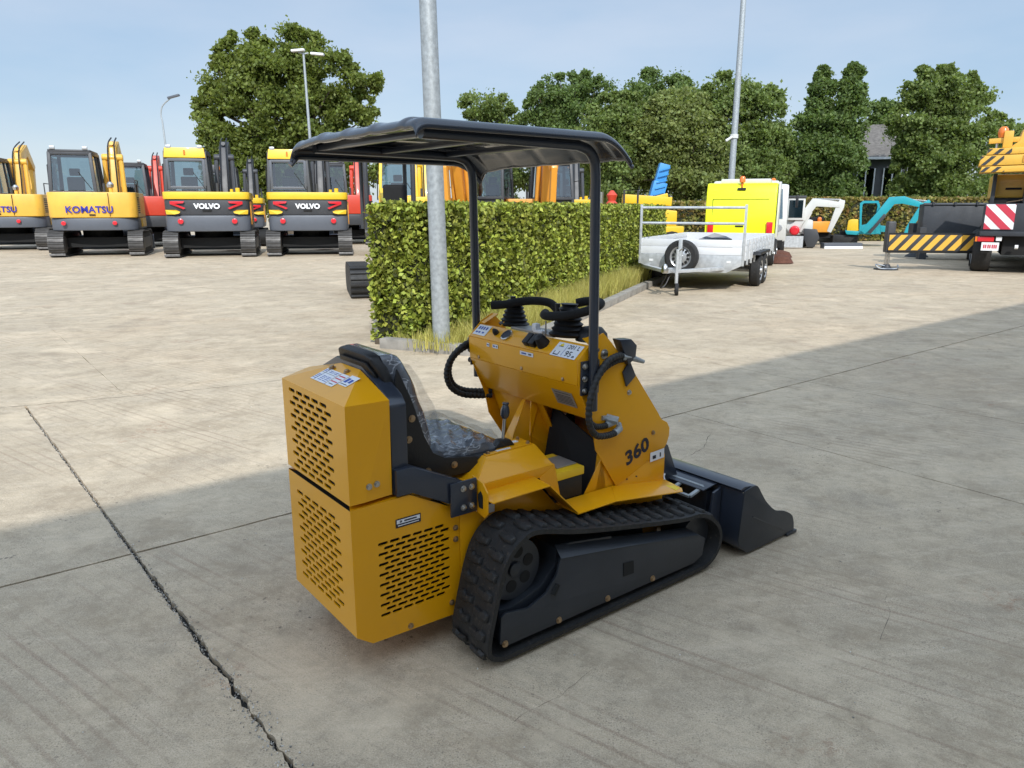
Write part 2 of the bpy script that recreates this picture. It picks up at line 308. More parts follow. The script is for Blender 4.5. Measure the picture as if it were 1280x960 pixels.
def text(s, size, m, parent, loc, xd, yd, bold=0, shear=0, width=None, name='lettering', ext=.0008):
    cu = bpy.data.curves.new('t', 'FONT'); cu.body = s; cu.size = size; cu.extrude = ext; cu.offset = bold; cu.shear = shear; cu.align_x = 'CENTER'; cu.align_y = 'CENTER'; cu.resolution_u = 3
    o = bpy.data.objects.new('t', cu); C.objects.link(o); dg = bpy.context.evaluated_depsgraph_get(); me = bpy.data.meshes.new_from_object(o.evaluated_get(dg)); bpy.data.objects.remove(o)
    me.materials.clear(); me.materials.append(M[m]); me.name = name
    if width:
        xs = [v.co.x for v in me.vertices]; k = width / (max(xs) - min(xs)); c0 = (max(xs) + min(xs)) / 2
        for v in me.vertices: v.co.x = (v.co.x - c0) * k
    X = Vector(xd).normalized(); Y = Vector(yd); Y = (Y - X * Y.dot(X)).normalized(); Z = X.cross(Y)
    me.transform(Matrix(((X.x, Y.x, Z.x, loc[0]), (X.y, Y.y, Z.y, loc[1]), (X.z, Y.z, Z.z, loc[2]), (0, 0, 0, 1))))
    return obj(name, me, parent)
def leafmesh(name, P, size, m, tilt=1.0, up=None, aspect=1.5, jit=.4):
    """one quad leaf (folded look from random tilt) at every point of the array P"""
    n = len(P); a = RNG.normal(size=(n, 3)); 
    if up is not None: a = a * tilt + np.asarray(up)
    a /= np.linalg.norm(a, axis=1, keepdims=True); b = RNG.normal(size=(n, 3)); b -= (b * a).sum(1, keepdims=True) * a; b /= np.linalg.norm(b, axis=1, keepdims=True)
    c = np.cross(a, b); s = size * (1 + jit * (RNG.random((n, 1)) * 2 - 1)); l = b * s * aspect / 2; w = c * s / 2
    V = np.stack([P - l, P - l * .1 + w + a * s * .12, P + l, P - l * .1 - w + a * s * .12], 1).reshape(-1, 3)
    me = bpy.data.meshes.new(name); me.vertices.add(4 * n); me.vertices.foreach_set('co', V.ravel()); me.loops.add(4 * n); me.loops.foreach_set('vertex_index', np.arange(4 * n, dtype=np.int32))
    me.polygons.add(n); me.polygons.foreach_set('loop_start', np.arange(0, 4 * n, 4, dtype=np.int32)); me.update(calc_edges=True); me.validate(); me.materials.append(M[m] if isinstance(m, str) else m)
    return me
CP, SP = math.cos(R(13.4)), math.sin(R(13.4))
def at(px, py, Y):
    """world point seen at that photo pixel at ground distance Y (the surveyed layout of the yard)"""
    x, y = (px - 640) / 925, -(py - 480) / 925; d = Vector((x, CP + y * SP, -SP + y * CP)); return Vector((0, 0, 1.6)) + d * (Y / d.y)
exec_parts = {}
# ------------------------------------------------------------------ ground: sheet, slabs with recessed joints
gd = MB().add([(-900, -60, -.045), (900, -60, -.045), (900, 1500, -.045), (-900, 1500, -.045)], [(0, 1, 2, 3)]).build('ground', 'concrete'); tag(gd, kind='structure')
A2 = Vector((math.cos(R(38)), math.sin(R(38)))); B2 = Vector((-math.sin(R(38)), math.cos(R(38))))
def AB(a, b): p = A2 * a + B2 * b; return (p.x, p.y)
fil = MB().add([(*AB(-42, -14), -.022), (*AB(50, -14), -.022), (*AB(50, 52), -.022), (*AB(-42, 52), -.022)], [(0, 1, 2, 3)]).build('joint_filler_shade', 'filler_shade', gd)  # dark sheet: joint dirt with the recess shade painted in
def lineA(a0, b): return .69 - .031 * b if a0 == .55 else a0
rows = [(-14, -8, [-42, -20, -9, -3.5, .55, 4.6, 10.5, 16, 30, 50]), (-8, -2.2, [-42, -20, -9, -3.5, .55, 4.6, 6.4, 10.5, 16, 30, 50]), (-2.2, 3.66, [-42, -20, -12, -8, -3.9, .55, 4.6, 6.4, 10.8, 16, 22, 50]),
        (3.66, 7.15, [-42, -20, -9.5, -4.2, .55, 6.4, 12, 17, 24, 50]), (7.15, 12.4, [-42, -22, -16, -10, -5, 1.2, 6.4, 12, 17, 24, 50]),
        (12.4, 18, [-42, -25, -18, -12, -6, 0, 6.4, 12, 18, 24, 50]), (18, 24, [-42, -25, -18, -12, -6, 0, 6, 12, 18, 24, 50]), (24, 36, [-42, -25, -12, 0, 12, 24, 50]), (36, 52, [-42, -25, -12, 0, 12, 24, 50])]
def jag(p, q, amp, step):
    L = math.dist(p, q); n = max(1, int(L / step)); out = []; o = 0
    dx, dy = (q[0] - p[0]) / L, (q[1] - p[1]) / L
    for i in range(n):
        t = i / n; am = amp(p[0] + (q[0] - p[0]) * t, p[1] + (q[1] - p[1]) * t); o = .55 * o + random.uniform(-1, 1) * am
        k = 0 if i == 0 else o
        out.append((p[0] + (q[0] - p[0]) * t - dy * k, p[1] + (q[1] - p[1]) * t + dx * k))
    return out
for b0, b1, As in rows:
    for a0, a1 in zip(As[:-1], As[1:]):
        g0 = .009 if a0 == .55 else .0045; g1 = .009 if a1 == .55 else .0045; gb0 = .008 if b0 == 3.66 else .005; gb1 = .008 if b1 == 3.66 else .005
        if b0 > 7: g0, g1, gb0, gb1 = .0016, .0016, .003, .003
        near = b0 < 8 and -10 < a0 < 14 and b0 > -9
        c = [AB(lineA(a0, b0) + g0, b0 + gb0), AB(lineA(a1, b0) - g1, b0 + gb0), AB(lineA(a1, b1) - g1, b1 - gb1), AB(lineA(a0, b1) + g0, b1 - gb1)]
        pts = []
        for i in range(4):
            big = (i == 1 and a1 == .55) or (i == 3 and a0 == .55)
            def amp(x, y, big=big):
                if not near: return .001
                d = math.hypot(x, y)
                return (.008 if d < 2.5 else .006 if d < 3.4 else .003) if big else .003
            st = .018 if (near and big) else (.07 if near else 2.5)
            pts += jag(c[i], c[(i + 1) % 4], amp, st)
        o = MB().ext('z', pts, -.045 + .003, 0).build('concrete_slab', 'concrete', gd)
# crumbled concrete in the wide joint
cr = MB()
for i in range(3200):
    b = 7 - 8 * random.random() ** .7; w = .005 if b > 4 else .010 if b > 2.6 else .022; a = lineA(.55, b) + random.gauss(0, w); s = random.uniform(.001, .0036) * (1.35 if b < 2.2 else 1)
    x, y = AB(a, b); inside = abs(a - lineA(.55, b)) < .008
    cr.box((x, y, (-.014 if inside else .001) + s * .3), (s * 1.6, s, s * .9), (random.random() * 3, random.random() * 3, random.random() * 3))
for i in range(500):
    x, y = random.uniform(-5, 9), random.uniform(1, 9); s = random.uniform(.0015, .004); cr.box((x, y, s * .3), (s * 1.5, s, s), (random.random(), random.random(), random.random() * 3))
tag(cr.build('concrete_crumbs', 'crumb'), 'crumbled concrete grit in and around the wide broken joint', 'grit', kind='stuff')
ck = MB()
def crack(pts, w=.003, z=.0012):
    for (p, q) in zip(pts[:-1], pts[1:]):
        p, q = Vector(p), Vector(q); n = max(2, int((q - p).length / .035)); prev = None; nd = Vector((-(q - p).y, (q - p).x)).normalized(); o = 0
        for i in range(n + 1):
            o = (.7 * o + random.gauss(0, .006)) if 0 < i < n else 0; c = p.lerp(q, i / n) + nd * o; ww = w * .5 * random.uniform(.2, 1.1)
            cur = [(*(c - nd * ww), z), (*(c + nd * ww), z)]
            if prev: ck.add(prev + cur, [(0, 1, 3, 2)])
            prev = cur
def gp(x, y): p = at(x, y, 1) - Vector((0, 0, 1.6)); p = p * (-1.6 / p.z); return (p.x, p.y)
crack([gp(848, 578), gp(880, 560), gp(890, 540)], .003); crack([gp(820, 468), gp(900, 471), gp(988, 477)], .005); crack([gp(1100, 800), gp(1112, 770), gp(1108, 745)], .0016)
crack([gp(640, 905), gp(690, 875), gp(745, 835)], .0012); crack([gp(0, 510), gp(200, 492), gp(330, 478), gp(470, 458)], .007)
tag(ck.build('hairline_cracks', 'filler_shade', gd), kind='stuff')
# ------------------------------------------------------------------ building behind the camera that casts the shade
hb = empty('warehouse_building', (*AB(8, -4.15), 0), R(38.9), 'grey clad warehouse behind the viewer throwing the yard into shade', 'building')
HB = 8.0
MB().bb((-70, -22, -.04), (60, 0, HB - .25)).build('wall', 'wall', hb)
for k in range(26): MB().bb((-69.5 + k * 5, .003, 0), (-69.3 + k * 5, .06, HB - .3)).build('cladding_rib', 'wall', hb)
MB().bb((-70.2, -22.2, HB - .25), (60.2, .0, HB)).build('roof', 'dgrey', hb)
for x in (-14, -3): MB().bb((x, .003, 0), (x + 4.5, .05, 4.4)).build('roller_door', 'mgrey', hb)
# ------------------------------------------------------------------ kerb, verge, hedge, grass
K0 = Vector((-.10, 7.88)); KD = Vector((math.cos(R(68.3)), math.sin(R(68.3)))); KN = Vector((-KD.y, KD.x)); FD = Vector((-math.cos(R(-24)), -math.sin(R(-24))))
ks = empty('kerb', (0, 0, 0)); tag(ks, kind='structure')
def kerbrun(p, d, n, L=.98):
    nrm = Vector((-d.y, d.x)); ang = math.atan2(d.y, d.x)
    for i in range(n):
        c = p + d * (L * (i + .5)) ; h = .115 + random.uniform(-.004, .004)
        MB().box((0, 0, h / 2 - .03), (L - .012, .15, h + .06)).build('kerb_stone', 'kerb', ks, bevel=.012).matrix_local = Matrix.Translation((c.x, c.y, 0)) @ Matrix.Rotation(ang + random.uniform(-.004, .004), 4, 'Z')
kerbrun(K0 + KN * .075, KD, 26); kerbrun(K0 - FD * .0 + Vector((FD.y, -FD.x)) * -.0 + Vector((0, .075)) + FD * .16, FD, 2, .70)
vp = [K0 + KN * .15 + FD * .0 + KD * .12, K0 + FD * 1.78 + KD * .20, K0 + FD * 1.78 + KD * 26, K0 + KN * .15 + KD * 26]
tag(MB().slab([(p.x, p.y, -.03) for p in vp], (0, 0, .09)).build('verge', 'soil'), kind='structure')
H0 = Vector((-.76, 8.50)); HD = Vector((math.cos(R(66.5)), math.sin(R(66.5)))); HW = Vector((-HD.y, HD.x)); HT, HH, HL = 1.04, 1.57, 11.7
def hedgething(p0, d, L, T, H, lab, dens, leaf, size, group=None, core='hcore'):
    w = Vector((-d.y, d.x)); e = empty('hedge', (p0.x, p0.y, .03), math.atan2(d.y, d.x), lab, 'hedge', group)
    MB().bb((.06, .06, 0), (L - .06, T - .06, H - .06)).build('shade_core', core, e)  # solid dark core, its colour stands in for shade between the leaves
    pts = []
    def face(n, f):
        r = RNG.random((n, 2)); q = f(r[:, 0], r[:, 1]); pts.append(q)
    bumpy = lambda a, b: .055 * RNG.random(len(a)) ** 2 + .018 * np.sin(a * 9 + b * 5) + .02 * np.sin(a * 3.1 - b * 7) + RNG.normal(0, .026, len(a))
    n1 = int(dens * L * H); n2 = int(dens * T * H * 1.25); n3 = int(dens * L * T * .8)
    face(n1, lambda a, b: np.stack([a * L, bumpy(a * L, b * H) + .045 * RNG.random(len(a)), b * H], 1))
    face(n2, lambda a, b: np.stack([bumpy(a * T, b * H) + .045 * RNG.random(len(a)), a * T, b * H], 1))
    face(n1 // 4, lambda a, b: np.stack([a * L, T - bumpy(a * L, b * H), b * H], 1))
    face(n3, lambda a, b: np.stack([a * L, b * T, H + np.abs(RNG.normal(0, .028, len(a))) + .015 * np.sin(a * L * 11) - .03 * RNG.random(len(a))], 1))
    P = np.concatenate(pts); gapn = np.sin(P[:, 0] * 6.1 + 2 * np.sin(P[:, 2] * 4.3)) * np.sin(P[:, 2] * 7.7 + P[:, 0] * 1.9) + np.sin(P[:, 1] * 8 + P[:, 2] * 5) * .4; P = P[(gapn < .75) | (RNG.random(len(P)) < .45)]
    tag(obj('foliage', leafmesh('foliage', P, size, leaf, tilt=1.0, up=(-.15, -.3, .2), aspect=1.4), e), kind='stuff')
    return e
hedgething(H0, HD, HL, HT, HH, 'clipped beech hedge with bright green leaves beside the tall galvanised pole', 2700, 'hedge', .046)
G = []
for i in range(24000):
    s = HL * random.random() ** 1.1; t = random.uniform(0, .86); p = K0 + KD * (.2 + s * 1.15) + KN * (.2 + t); G.append((p, .10 + .22 * random.random() + .12 * min(1, s / 4)))
for i in range(900): p = K0 + FD * random.uniform(.0, 1.5) + KD * random.uniform(.15, .42); G.append((p, random.uniform(.03, .14)))
for i in range(700): p = Vector((-.80, 8.33)) + Vector((random.gauss(0, .14), random.gauss(0, .1))); G.append((p, random.uniform(.08, .24)))
gv = []; gf = []
for p, h in G:
    a = random.random() * 6.3; w = .0045; l = Vector((random.gauss(0, .25), random.gauss(0, .25))) * h; dx, dy = math.cos(a) * w, math.sin(a) * w; n = len(gv)
    gv += [(p.x - dx, p.y - dy, .05), (p.x + dx, p.y + dy, .05), (p.x + l.x * .35 + dx * .7, p.y + l.y * .35 + dy * .7, .05 + h * .6), (p.x + l.x * .35 - dx * .7, p.y + l.y * .35 - dy * .7, .05 + h * .6), (p.x + l.x, p.y + l.y, .05 + h)]
    gf += [(n, n + 1, n + 2, n + 3), (n + 3, n + 2, n + 4)]
tag(MB().add(gv, gf).build('verge_grass', 'grass'), 'long dry grass growing between the kerb and the clipped hedge', 'grass', kind='stuff')
# ------------------------------------------------------------------ lamp posts
def pole(loc, h, r0, r1, lab, head=None, lean=(0, 0)):
    e = empty('lamp_post', loc, 0, lab, 'lamp post', None)
    top = (lean[0], lean[1], h)
    MB().tube([(0, 0, 0), (lean[0] * .5, lean[1] * .5, h * .5), top], [r0, (r0 + r1) / 2, r1], 20).build('pole', 'galv', e, smooth=True)
    if head == 'curved':
        MB().tube(smoothpath([top, (top[0] - .05, top[1], h + .5), (top[0] + .15, top[1], h + 1.1), (top[0] + .75, top[1], h + 1.6)], 5), r1, 8).build('arm', 'galv', e, smooth=True)
        MB().box((top[0] + 1.05, top[1], h + 1.75), (.9, .34, .14), (0, -.25, 0)).build('lamp_head', 'mgrey', e, bevel=.03)
    if head == 'double':
        for s in (-1, 1):
            MB().cyl((top[0], top[1], h - .05), (top[0] + s * .2, top[1] + s * .1, h), .035, 8).build('arm', 'galv', e)
            MB().box((top[0] + .2 + s * .42, top[1] + s * .1, h + .02 - s * .06), (.62, .28, .11), (0, .08 * s, 0)).build('lamp_head', 'frame', e, bevel=.05)
    if head == 'plain':
        MB().box((0, 0, h + .1), (.5, .3, .15)).build('lamp_head', 'mgrey', e, bevel=.03)
    return e
e = pole((-.80, 8.33, .04), 9, .099, .075, 'thick galvanised pole in the grass in front of the hedge end', 'plain', (-.17, 0))
p = at(909, 300, 30); e = pole((p.x, 30, 0), 13, .13, .09, 'tall thin grey pole behind the fluorescent yellow sweeper', 'plain', (.02, 0))
MB().cyl((0, -.0, 4.2), (0, 0, 4.35), .16, 12).build('bracket', 'wht', e)
MB().tube([(-.1, -.1, 4.25), (-.35, -.15, 4.1)], .05, 8).build('floodlight', 'wht', e)
p = at(211, 190, 60); pole((p.x, 60, 0), 8.1, .10, .06, 'white curved lamp post standing against open sky on the left', 'curved', (-.25, 0))
p = at(390, 178, 37); pole((p.x, 37, 0), at(385, 66, 37).z, .09, .05, 'white double headed lamp post in front of the large oak tree', 'double', (-.15, 0))
# ------------------------------------------------------------------ trees
def tree(name, loc, blobs, leaf, size, n, lab, trunk=(.35, 3), group=None, holes=(), dens=1):
    """blobs: (x, z, rx, rz) crown lobes relative to the base"""
    e = empty(name, loc, 0, lab, 'tree', group)
    tot = sum(b[2] * b[3] for b in blobs); P = []
    cl = []
    rr = random.Random(int(abs(loc[0]) * 97)); extra = []
    for bx, bz, rx, rz in blobs:
        for q in range(6):
            a = rr.uniform(-.3, PI + .3); extra.append((bx + math.cos(a) * rx * 1.02, bz + math.sin(a) * rz * 1.04, rx * rr.uniform(.12, .24), rz * rr.uniform(.14, .30)))
    blobs = list(blobs) + extra
    for bx, bz, rx, rz in blobs:
        k = max(5 if rx < 1 else 14, int(n / 90 * rx * rz / tot)); ry = min(rx, 3.2)
        for i in range(k):
            v = RNG.normal(size=3); v /= np.linalg.norm(v); r = RNG.random() ** .42 * (1 + .16 * max(-1.4, min(1.1, RNG.normal())))
            c = np.array([bx + v[0] * rx * r, v[1] * ry * r, bz + v[2] * rz * r])
            if any(((c[0] - h[0]) / h[2]) ** 2 + ((c[2] - h[1]) / h[3]) ** 2 < 1 for h in holes): continue
            cl.append(c); cs = .30 * min(rx, rz, 1.5) * (.5 + .8 * RNG.random()) + .12
            m = int(150 * (.6 + .8 * RNG.random())); q = RNG.normal(size=(m, 3)) * np.array([cs, cs, cs * .72]) * .55; P.append(c + q)
    P = np.concatenate(P)
    if len(holes):
        k = np.ones(len(P), bool)
        for h in holes: k &= ((P[:, 0] - h[0]) / (h[2] * .8)) ** 2 + ((P[:, 2] - h[1]) / (h[3] * .8)) ** 2 > 1 + .5 * RNG.random(len(P))
        P = P[k]
    o = obj('crown', leafmesh('crown', P, size, leaf, up=(0, -.25, .45), tilt=.9), e); tag(o, kind='stuff')
    tb = MB(); top = max(b[1] for b in blobs); r0, ht = trunk
    tb.tube([(0, 0, -.05), (.05, 0, ht * .5), (0, .05, ht), (.1, 0, ht + (top - ht) * .6)], [r0 * 1.25, r0, r0 * .85, r0 * .3], 9)
    for c in cl[::max(1, len(cl) // 26)]:
        c = Vector(c); s = Vector((0, 0, ht * random.uniform(.7, 1.5))); s.z = min(s.z, c.z - .2); mid = s.lerp(c, .55) + Vector((0, 0, random.uniform(0, .5)))
        tb.tube([s, mid, c], [r0 * .38, r0 * .2, r0 * .06], 6)
    tb.build('trunk', 'bark', e, smooth=True); return e
def px_blobs(Y, base, L):
    """lobes surveyed as photo boxes (centre x, centre y, half width, half height) at distance Y"""
    b = at(base, 300, Y); out = []
    for x, y, rx, ry in L:
        c = at(x, y, Y); out.append((c.x - b.x, c.z, rx * Y / 900, ry * Y / 915))
    return b, out
b, L = px_blobs(42, 368, [(310, 85, 34, 32), (285, 120, 27, 36), (362, 78, 46, 30), (405, 95, 34, 30), (443, 112, 26, 24), (440, 140, 24, 20), (340, 120, 48, 35), (385, 128, 42, 34), (290, 175, 30, 30), (345, 180, 50, 40), (405, 168, 45, 30), (285, 215, 22, 20), (380, 210, 50, 30), (330, 235, 60, 26), (420, 215, 48, 34), (448, 165, 22, 22), (268, 150, 20, 30), (275, 195, 22, 26)])
_, hol = px_blobs(42, 368, [(414, 101, 14, 7), (362, 108, 7, 8), (318, 122, 6, 6), (300, 152, 12, 7), (282, 148, 6, 7), (340, 62, 4, 3), (350, 92, 4, 3), (395, 148, 4, 4), (376, 124, 4, 5), (455, 128, 7, 5), (440, 158, 8, 5)])
tree('oak_tree', (b.x, 42, 0), L, 'oak', .125, 60000, 'large round spreading oak tree rising behind the yellow excavators on the left', (.45, 3.4), holes=hol)
GR = 'trees along the back of the yard'
def row(Y, base, L, leaf, n, lab, size=.125, nm='broadleaf_tree', holes=()):
    b, bl = px_blobs(Y, base, L); _, hl = px_blobs(Y, base, holes) if holes else (0, ()); tree(nm, (b.x, Y, 0), bl, leaf, size, int(n * 1.5), lab, (.28, 2.2), GR, hl)
row(52, 612, [(608, 140, 28, 22), (590, 165, 14, 20), (630, 165, 22, 22), (610, 200, 34, 34), (640, 220, 24, 30)], 'leafb', 9000, 'small airy tree showing just above the canopy roof beside the galvanised pole')
row(50, 705, [(705, 125, 34, 24), (680, 145, 22, 26), (738, 118, 22, 20), (700, 185, 44, 50), (735, 200, 40, 46)], 'leafa', 14000, 'dark domed tree left of the tallest round crown in the back row')
row(54, 815, [(815, 122, 34, 26), (790, 140, 26, 26), (845, 130, 26, 26), (815, 180, 50, 50)], 'leafa', 12000, 'dark round topped tree standing behind the paler trees above the blue boom')
row(44, 770, [(765, 165, 30, 38), (785, 150, 22, 26), (745, 190, 28, 40), (775, 215, 46, 38)], 'leafb', 12000, 'mid green bushy tree directly above the blue telescopic boom')
row(43, 850, [(850, 150, 30, 36), (835, 180, 34, 44), (870, 190, 34, 46), (850, 225, 48, 34)], 'leafc', 13000, 'olive green dense tree between the blue boom and the tall thin pole')
row(44, 925, [(915, 122, 30, 22), (890, 145, 26, 30), (945, 150, 30, 34), (925, 190, 46, 48), (955, 205, 30, 40), (905, 225, 46, 34)], 'leafb', 17000, 'broad green tree behind the tall thin pole and the yellow sweeper')
row(42, 903, [(903, 232, 15, 22)], 'leafc', 2200, 'small clipped yellow green tree just left of the tall thin pole', .13)
row(46, 1032, [(1027, 125, 13, 30), (1065, 118, 12, 28), (1027, 98, 5, 12), (1066, 95, 4, 12), (1020, 160, 22, 30), (1056, 155, 22, 34), (1036, 195, 36, 46), (1005, 205, 24, 44), (1038, 235, 32, 34)], 'leafa', 20000, 'tall dark tree with two pointed tops left of the hidden house')
row(56, 1105, [(1105, 148, 22, 16), (1100, 165, 22, 14), (1116, 160, 16, 16)], 'leafa', 5000, 'distant tree crown showing above the roof of the hidden house')
row(46, 1168, [(1152, 118, 20, 22), (1180, 112, 20, 20), (1205, 130, 22, 22), (1152, 98, 6, 10), (1181, 96, 6, 10), (1212, 108, 6, 12), (1226, 128, 10, 8), (1150, 160, 34, 34), (1195, 165, 38, 34), (1142, 205, 22, 36), (1178, 215, 46, 44), (1162, 245, 42, 28)], 'leafb', 22000, 'large loose tree with feathery top between the hidden house and the crane truck')
row(50, 1240, [(1244, 160, 16, 14), (1255, 190, 26, 30), (1275, 210, 24, 30), (1228, 240, 28, 26), (1215, 255, 24, 20)], 'leafb', 5000, 'small tree peeking out behind the yellow crane truck')
row(50, 975, [(980, 195, 14, 26), (972, 225, 26, 34)], 'leafa', 4500, 'low dark tree filling the gap right of the yellow sweeper')
for i, (x, w) in enumerate(((660, 60), (1100, 34), (1215, 45))): pass
def farhedge(x0, x1, Y, ztop, lab, leaf):
    a, c = at(x0, 300, Y), at(x1, 300, Y + .01); hedgething(Vector((a.x, Y)), Vector((1, 0)), c.x - a.x, 1.2, ztop, lab, 240, leaf, .13, 'clipped hedges at the back of the yard')
farhedge(995, 1300, 37, 2.0, 'long clipped rust and green hedge behind the white and teal excavators', 'hedgeb')
farhedge(815, 960, 30, 1.75, 'clipped hedge seen between the trailer rails behind the hedge beside the kerb', 'hedgeb')
bk = MB().slab([(8, 37.5, -.04), (60, 37.5, -.04), (60, 60, -.04), (8, 60, -.04)], (0, 0, .1)).build('lawn', 'grassd'); tag(bk, kind='structure')
# ------------------------------------------------------------------ house between the trees
hh = empty('house', (at(1092, 300, 52).x, 52, 0), R(-8), 'dark house with a grey roof and white window frame glimpsed between trees', 'house')
MB().bb((-2.8, 0, 0), (3.4, 6, 4.9)).build('wall', 'brick', hh)
MB().ext('x', [(-.4, 4.88), (3, 7.3), (6.4, 4.88)], -3, 3.6).build('roof', 'rooft', hh)
MB().bb((1.2, 2.4, 6.4), (2.1, 3.1, 7.9)).build('chimney', 'frame', hh)
MB().bb((-3, -.5, 4.75), (3.6, -.36, 4.9)).build('gutter', 'frame', hh)
for x in (-1.6, .1, 1.6):
    w = MB().bb((x, -.06, 1.2), (x + 1.2, -.003, 4.2)).build('window', 'glass', hh)
    f = MB()
    for q in (0, .56, 1.12): f.bb((x + q, -.1, 1.2), (x + q + .08, -.065, 4.2))
    f.build('frame', 'frame', w)
# ================================================================== the ochre ride-on mini loader
ML = empty('mini_loader', (-.057, 2.323, .0), R(38), 'ochre yellow mini tracked loader with black canopy, empty wrapped seat and 360 on its side', 'loader')
def slots(mb, O, X, Z, x0, x1, z0, z1, cols, rws, sl, sh, off=True, depth=.006):
    """sheet-metal field with punched stadium slots, real holes with a folded rim"""
    O, X, Z = Vector(O), Vector(X), Vector(Z); Nn = X.cross(Z); cp = (x1 - x0) / (cols + (.5 if off else 0)); rpz = (z1 - z0) / rws
    P = lambda x, z, d=0: O + X * x + Z * z + Nn * d
    for r in range(rws):
        za, zb = z0 + r * rpz, z0 + (r + 1) * rpz; s = (cp / 2 if (off and r % 2) else 0)
        if off:
            if s: mb.add([P(x0, za), P(x0 + s, za), P(x0 + s, zb), P(x0, zb)], [(0, 1, 2, 3)])
            else: mb.add([P(x1 - cp / 2, za), P(x1, za), P(x1, zb), P(x1 - cp / 2, zb)], [(0, 1, 2, 3)])
        for c in range(cols):
            xa = x0 + s + c * cp; xb = xa + cp; xm, zm = (xa + xb) / 2, (za + zb) / 2; inn = []; outr = []
            for k in range(12):
                g = (k - 2.5) * PI / 6; sx = 1 if k < 6 else -1
                inn.append((xm + sx * (sl - sh) / 2 + math.cos(g) * sh / 2, zm + math.sin(g) * sh / 2))
            for k in range(12):
                t = (k - 2.5) / 2.5 if k < 6 else (8.5 - k) / 2.5
                outr.append((xb if k < 6 else xa, zm + t * rpz / 2))
            vs = [P(*p) for p in outr] + [P(*p) for p in inn] + [P(p[0], p[1], -depth) for p in inn]; fs = []
            for k in range(12):
                q = (k + 1) % 12; fs += [(k, q, 12 + q, 12 + k), (12 + k, 12 + q, 24 + q, 24 + k)]
            mb.add(vs, fs)
def bolt(parent, p, n, r=.008, m='bolt'):
    n = Vector(n).normalized(); p = Vector(p); b = MB(); b.lathe(p, n, [(r * 1.5, 0), (r * 1.5, .0025), (r * 1.0, .0026), (r, .009), (r * .6, .010)], 10); return b.build('bolt', m, parent, smooth=True)
HWd, HFw = .245, .985     # hull side planes (near, far)
# hull between the tracks
MB().ext('y', [(.02, .112), (1.12, .13), (1.15, .20), (1.15, .38), (.80, .42), (.49, .427), (.368, .563), (.07, .563), (.02, .528)], HWd, HWd + .006).build('hull_side', 'yellow', ML, bevel=.002)
MB().ext('y', [(.02, .112), (1.12, .13), (1.15, .20), (1.15, .38), (.80, .42), (.49, .427), (.368, .563), (.07, .563), (.02, .528)], HFw - .006, HFw).build('hull_side', 'yellow', ML, bevel=.002)
MB().bb((.02, HWd + .006, .10), (1.13, HFw - .006, .16)).build('belly_plate', 'navydark', ML)
MB().bb((1.11, HWd + .006, .16), (1.13, HFw - .006, .38)).build('hull_front', 'yellow', ML)
# lower engine box
eb = MB(); slots(eb, (-.41, 0, 0), (0, -1, 0), (0, 0, 1), -.705, -.325, .215, .575, 5, 15, .055, .0145)
eb.add([(-.41, .77, .165), (-.41, .705, .165), (-.41, .705, .63), (-.41, .77, .63)], [(0, 1, 2, 3)]).add([(-.41, .325, .165), (-.41, HWd, .165), (-.41, HWd, .63), (-.41, .325, .63)], [(0, 1, 2, 3)])
eb.add([(-.41, .705, .575), (-.41, .325, .575), (-.41, .325, .63), (-.41, .705, .63)], [(0, 1, 2, 3)]).add([(-.41, .705, .165), (-.41, .325, .165), (-.41, .325, .215), (-.41, .705, .215)], [(0, 1, 2, 3)])
eb.add([(-.41, HWd, .165), (-.35, HWd, .122), (-.35, .77, .122), (-.41, .77, .165)], [(0, 1, 2, 3)]).add([(-.35, HWd, .122), (.018, HWd, .112), (.018, .77, .112), (-.35, .77, .122)], [(0, 1, 2, 3)])
eb.add([(-.41, .77, .165), (-.35, .77, .122), (-.02, .98, .112), (-.02, .98, .56), (-.41, .77, .63)], [(0, 1, 2, 3, 4)])
eb.build('rear_engine_cover', 'yellow', ML)
sp = MB(); y = HWd; slots(sp, (0, y, 0), (1, 0, 0), (0, 0, 1), -.318, -.022, .205, .492, 6, 15, .039, .0125)
for f in ([(-.41, .165), (-.35, .122), (.018, .112), (.018, .205), (-.022, .205), (-.318, .205), (-.41, .205)], [(-.41, .205), (-.318, .205), (-.318, .492), (-.41, .492)], [(-.022, .205), (.018, .205), (.018, .492), (-.022, .492)], [(-.41, .492), (-.318, .492), (-.022, .492), (.018, .492), (.018, .527), (-.186, .634), (-.41, .632)]):
    sp.add([(a, y, b) for a, b in f], [tuple(range(len(f)))])
sp.build('side_engine_cover', 'yellow', ML)
MB().add([(-.41, HWd + .001, .632), (-.186, HWd + .001, .634), (.018, HWd + .001, .527), (.018, .975, .527), (-.186, .775, .634), (-.41, .77, .632)], [(0, 1, 2, 5, 4), (2, 3, 5)][:1] + [(2, 3, 4)]).build('engine_cover_top', 'yellow', ML)
MB().bb((-.395, .27, .17), (.01, .755, .50)).build('engine_bay_shade', 'dark', ML)  # near-black box stands in for the unlit space behind the slots
MB().ext('y', [(-.400, .62), (-.17, .62), (.0, .53), (.0, .505), (-.400, .50)], .262, .76).build('engine_step_shade', 'dark', ML)  # same dark fill under the cover top, shade put in as colour
MB().bb((.019, HWd - .003, .115), (.115, HWd - .0005, .50)).build('access_strip', 'yellow', ML, bevel=.001)
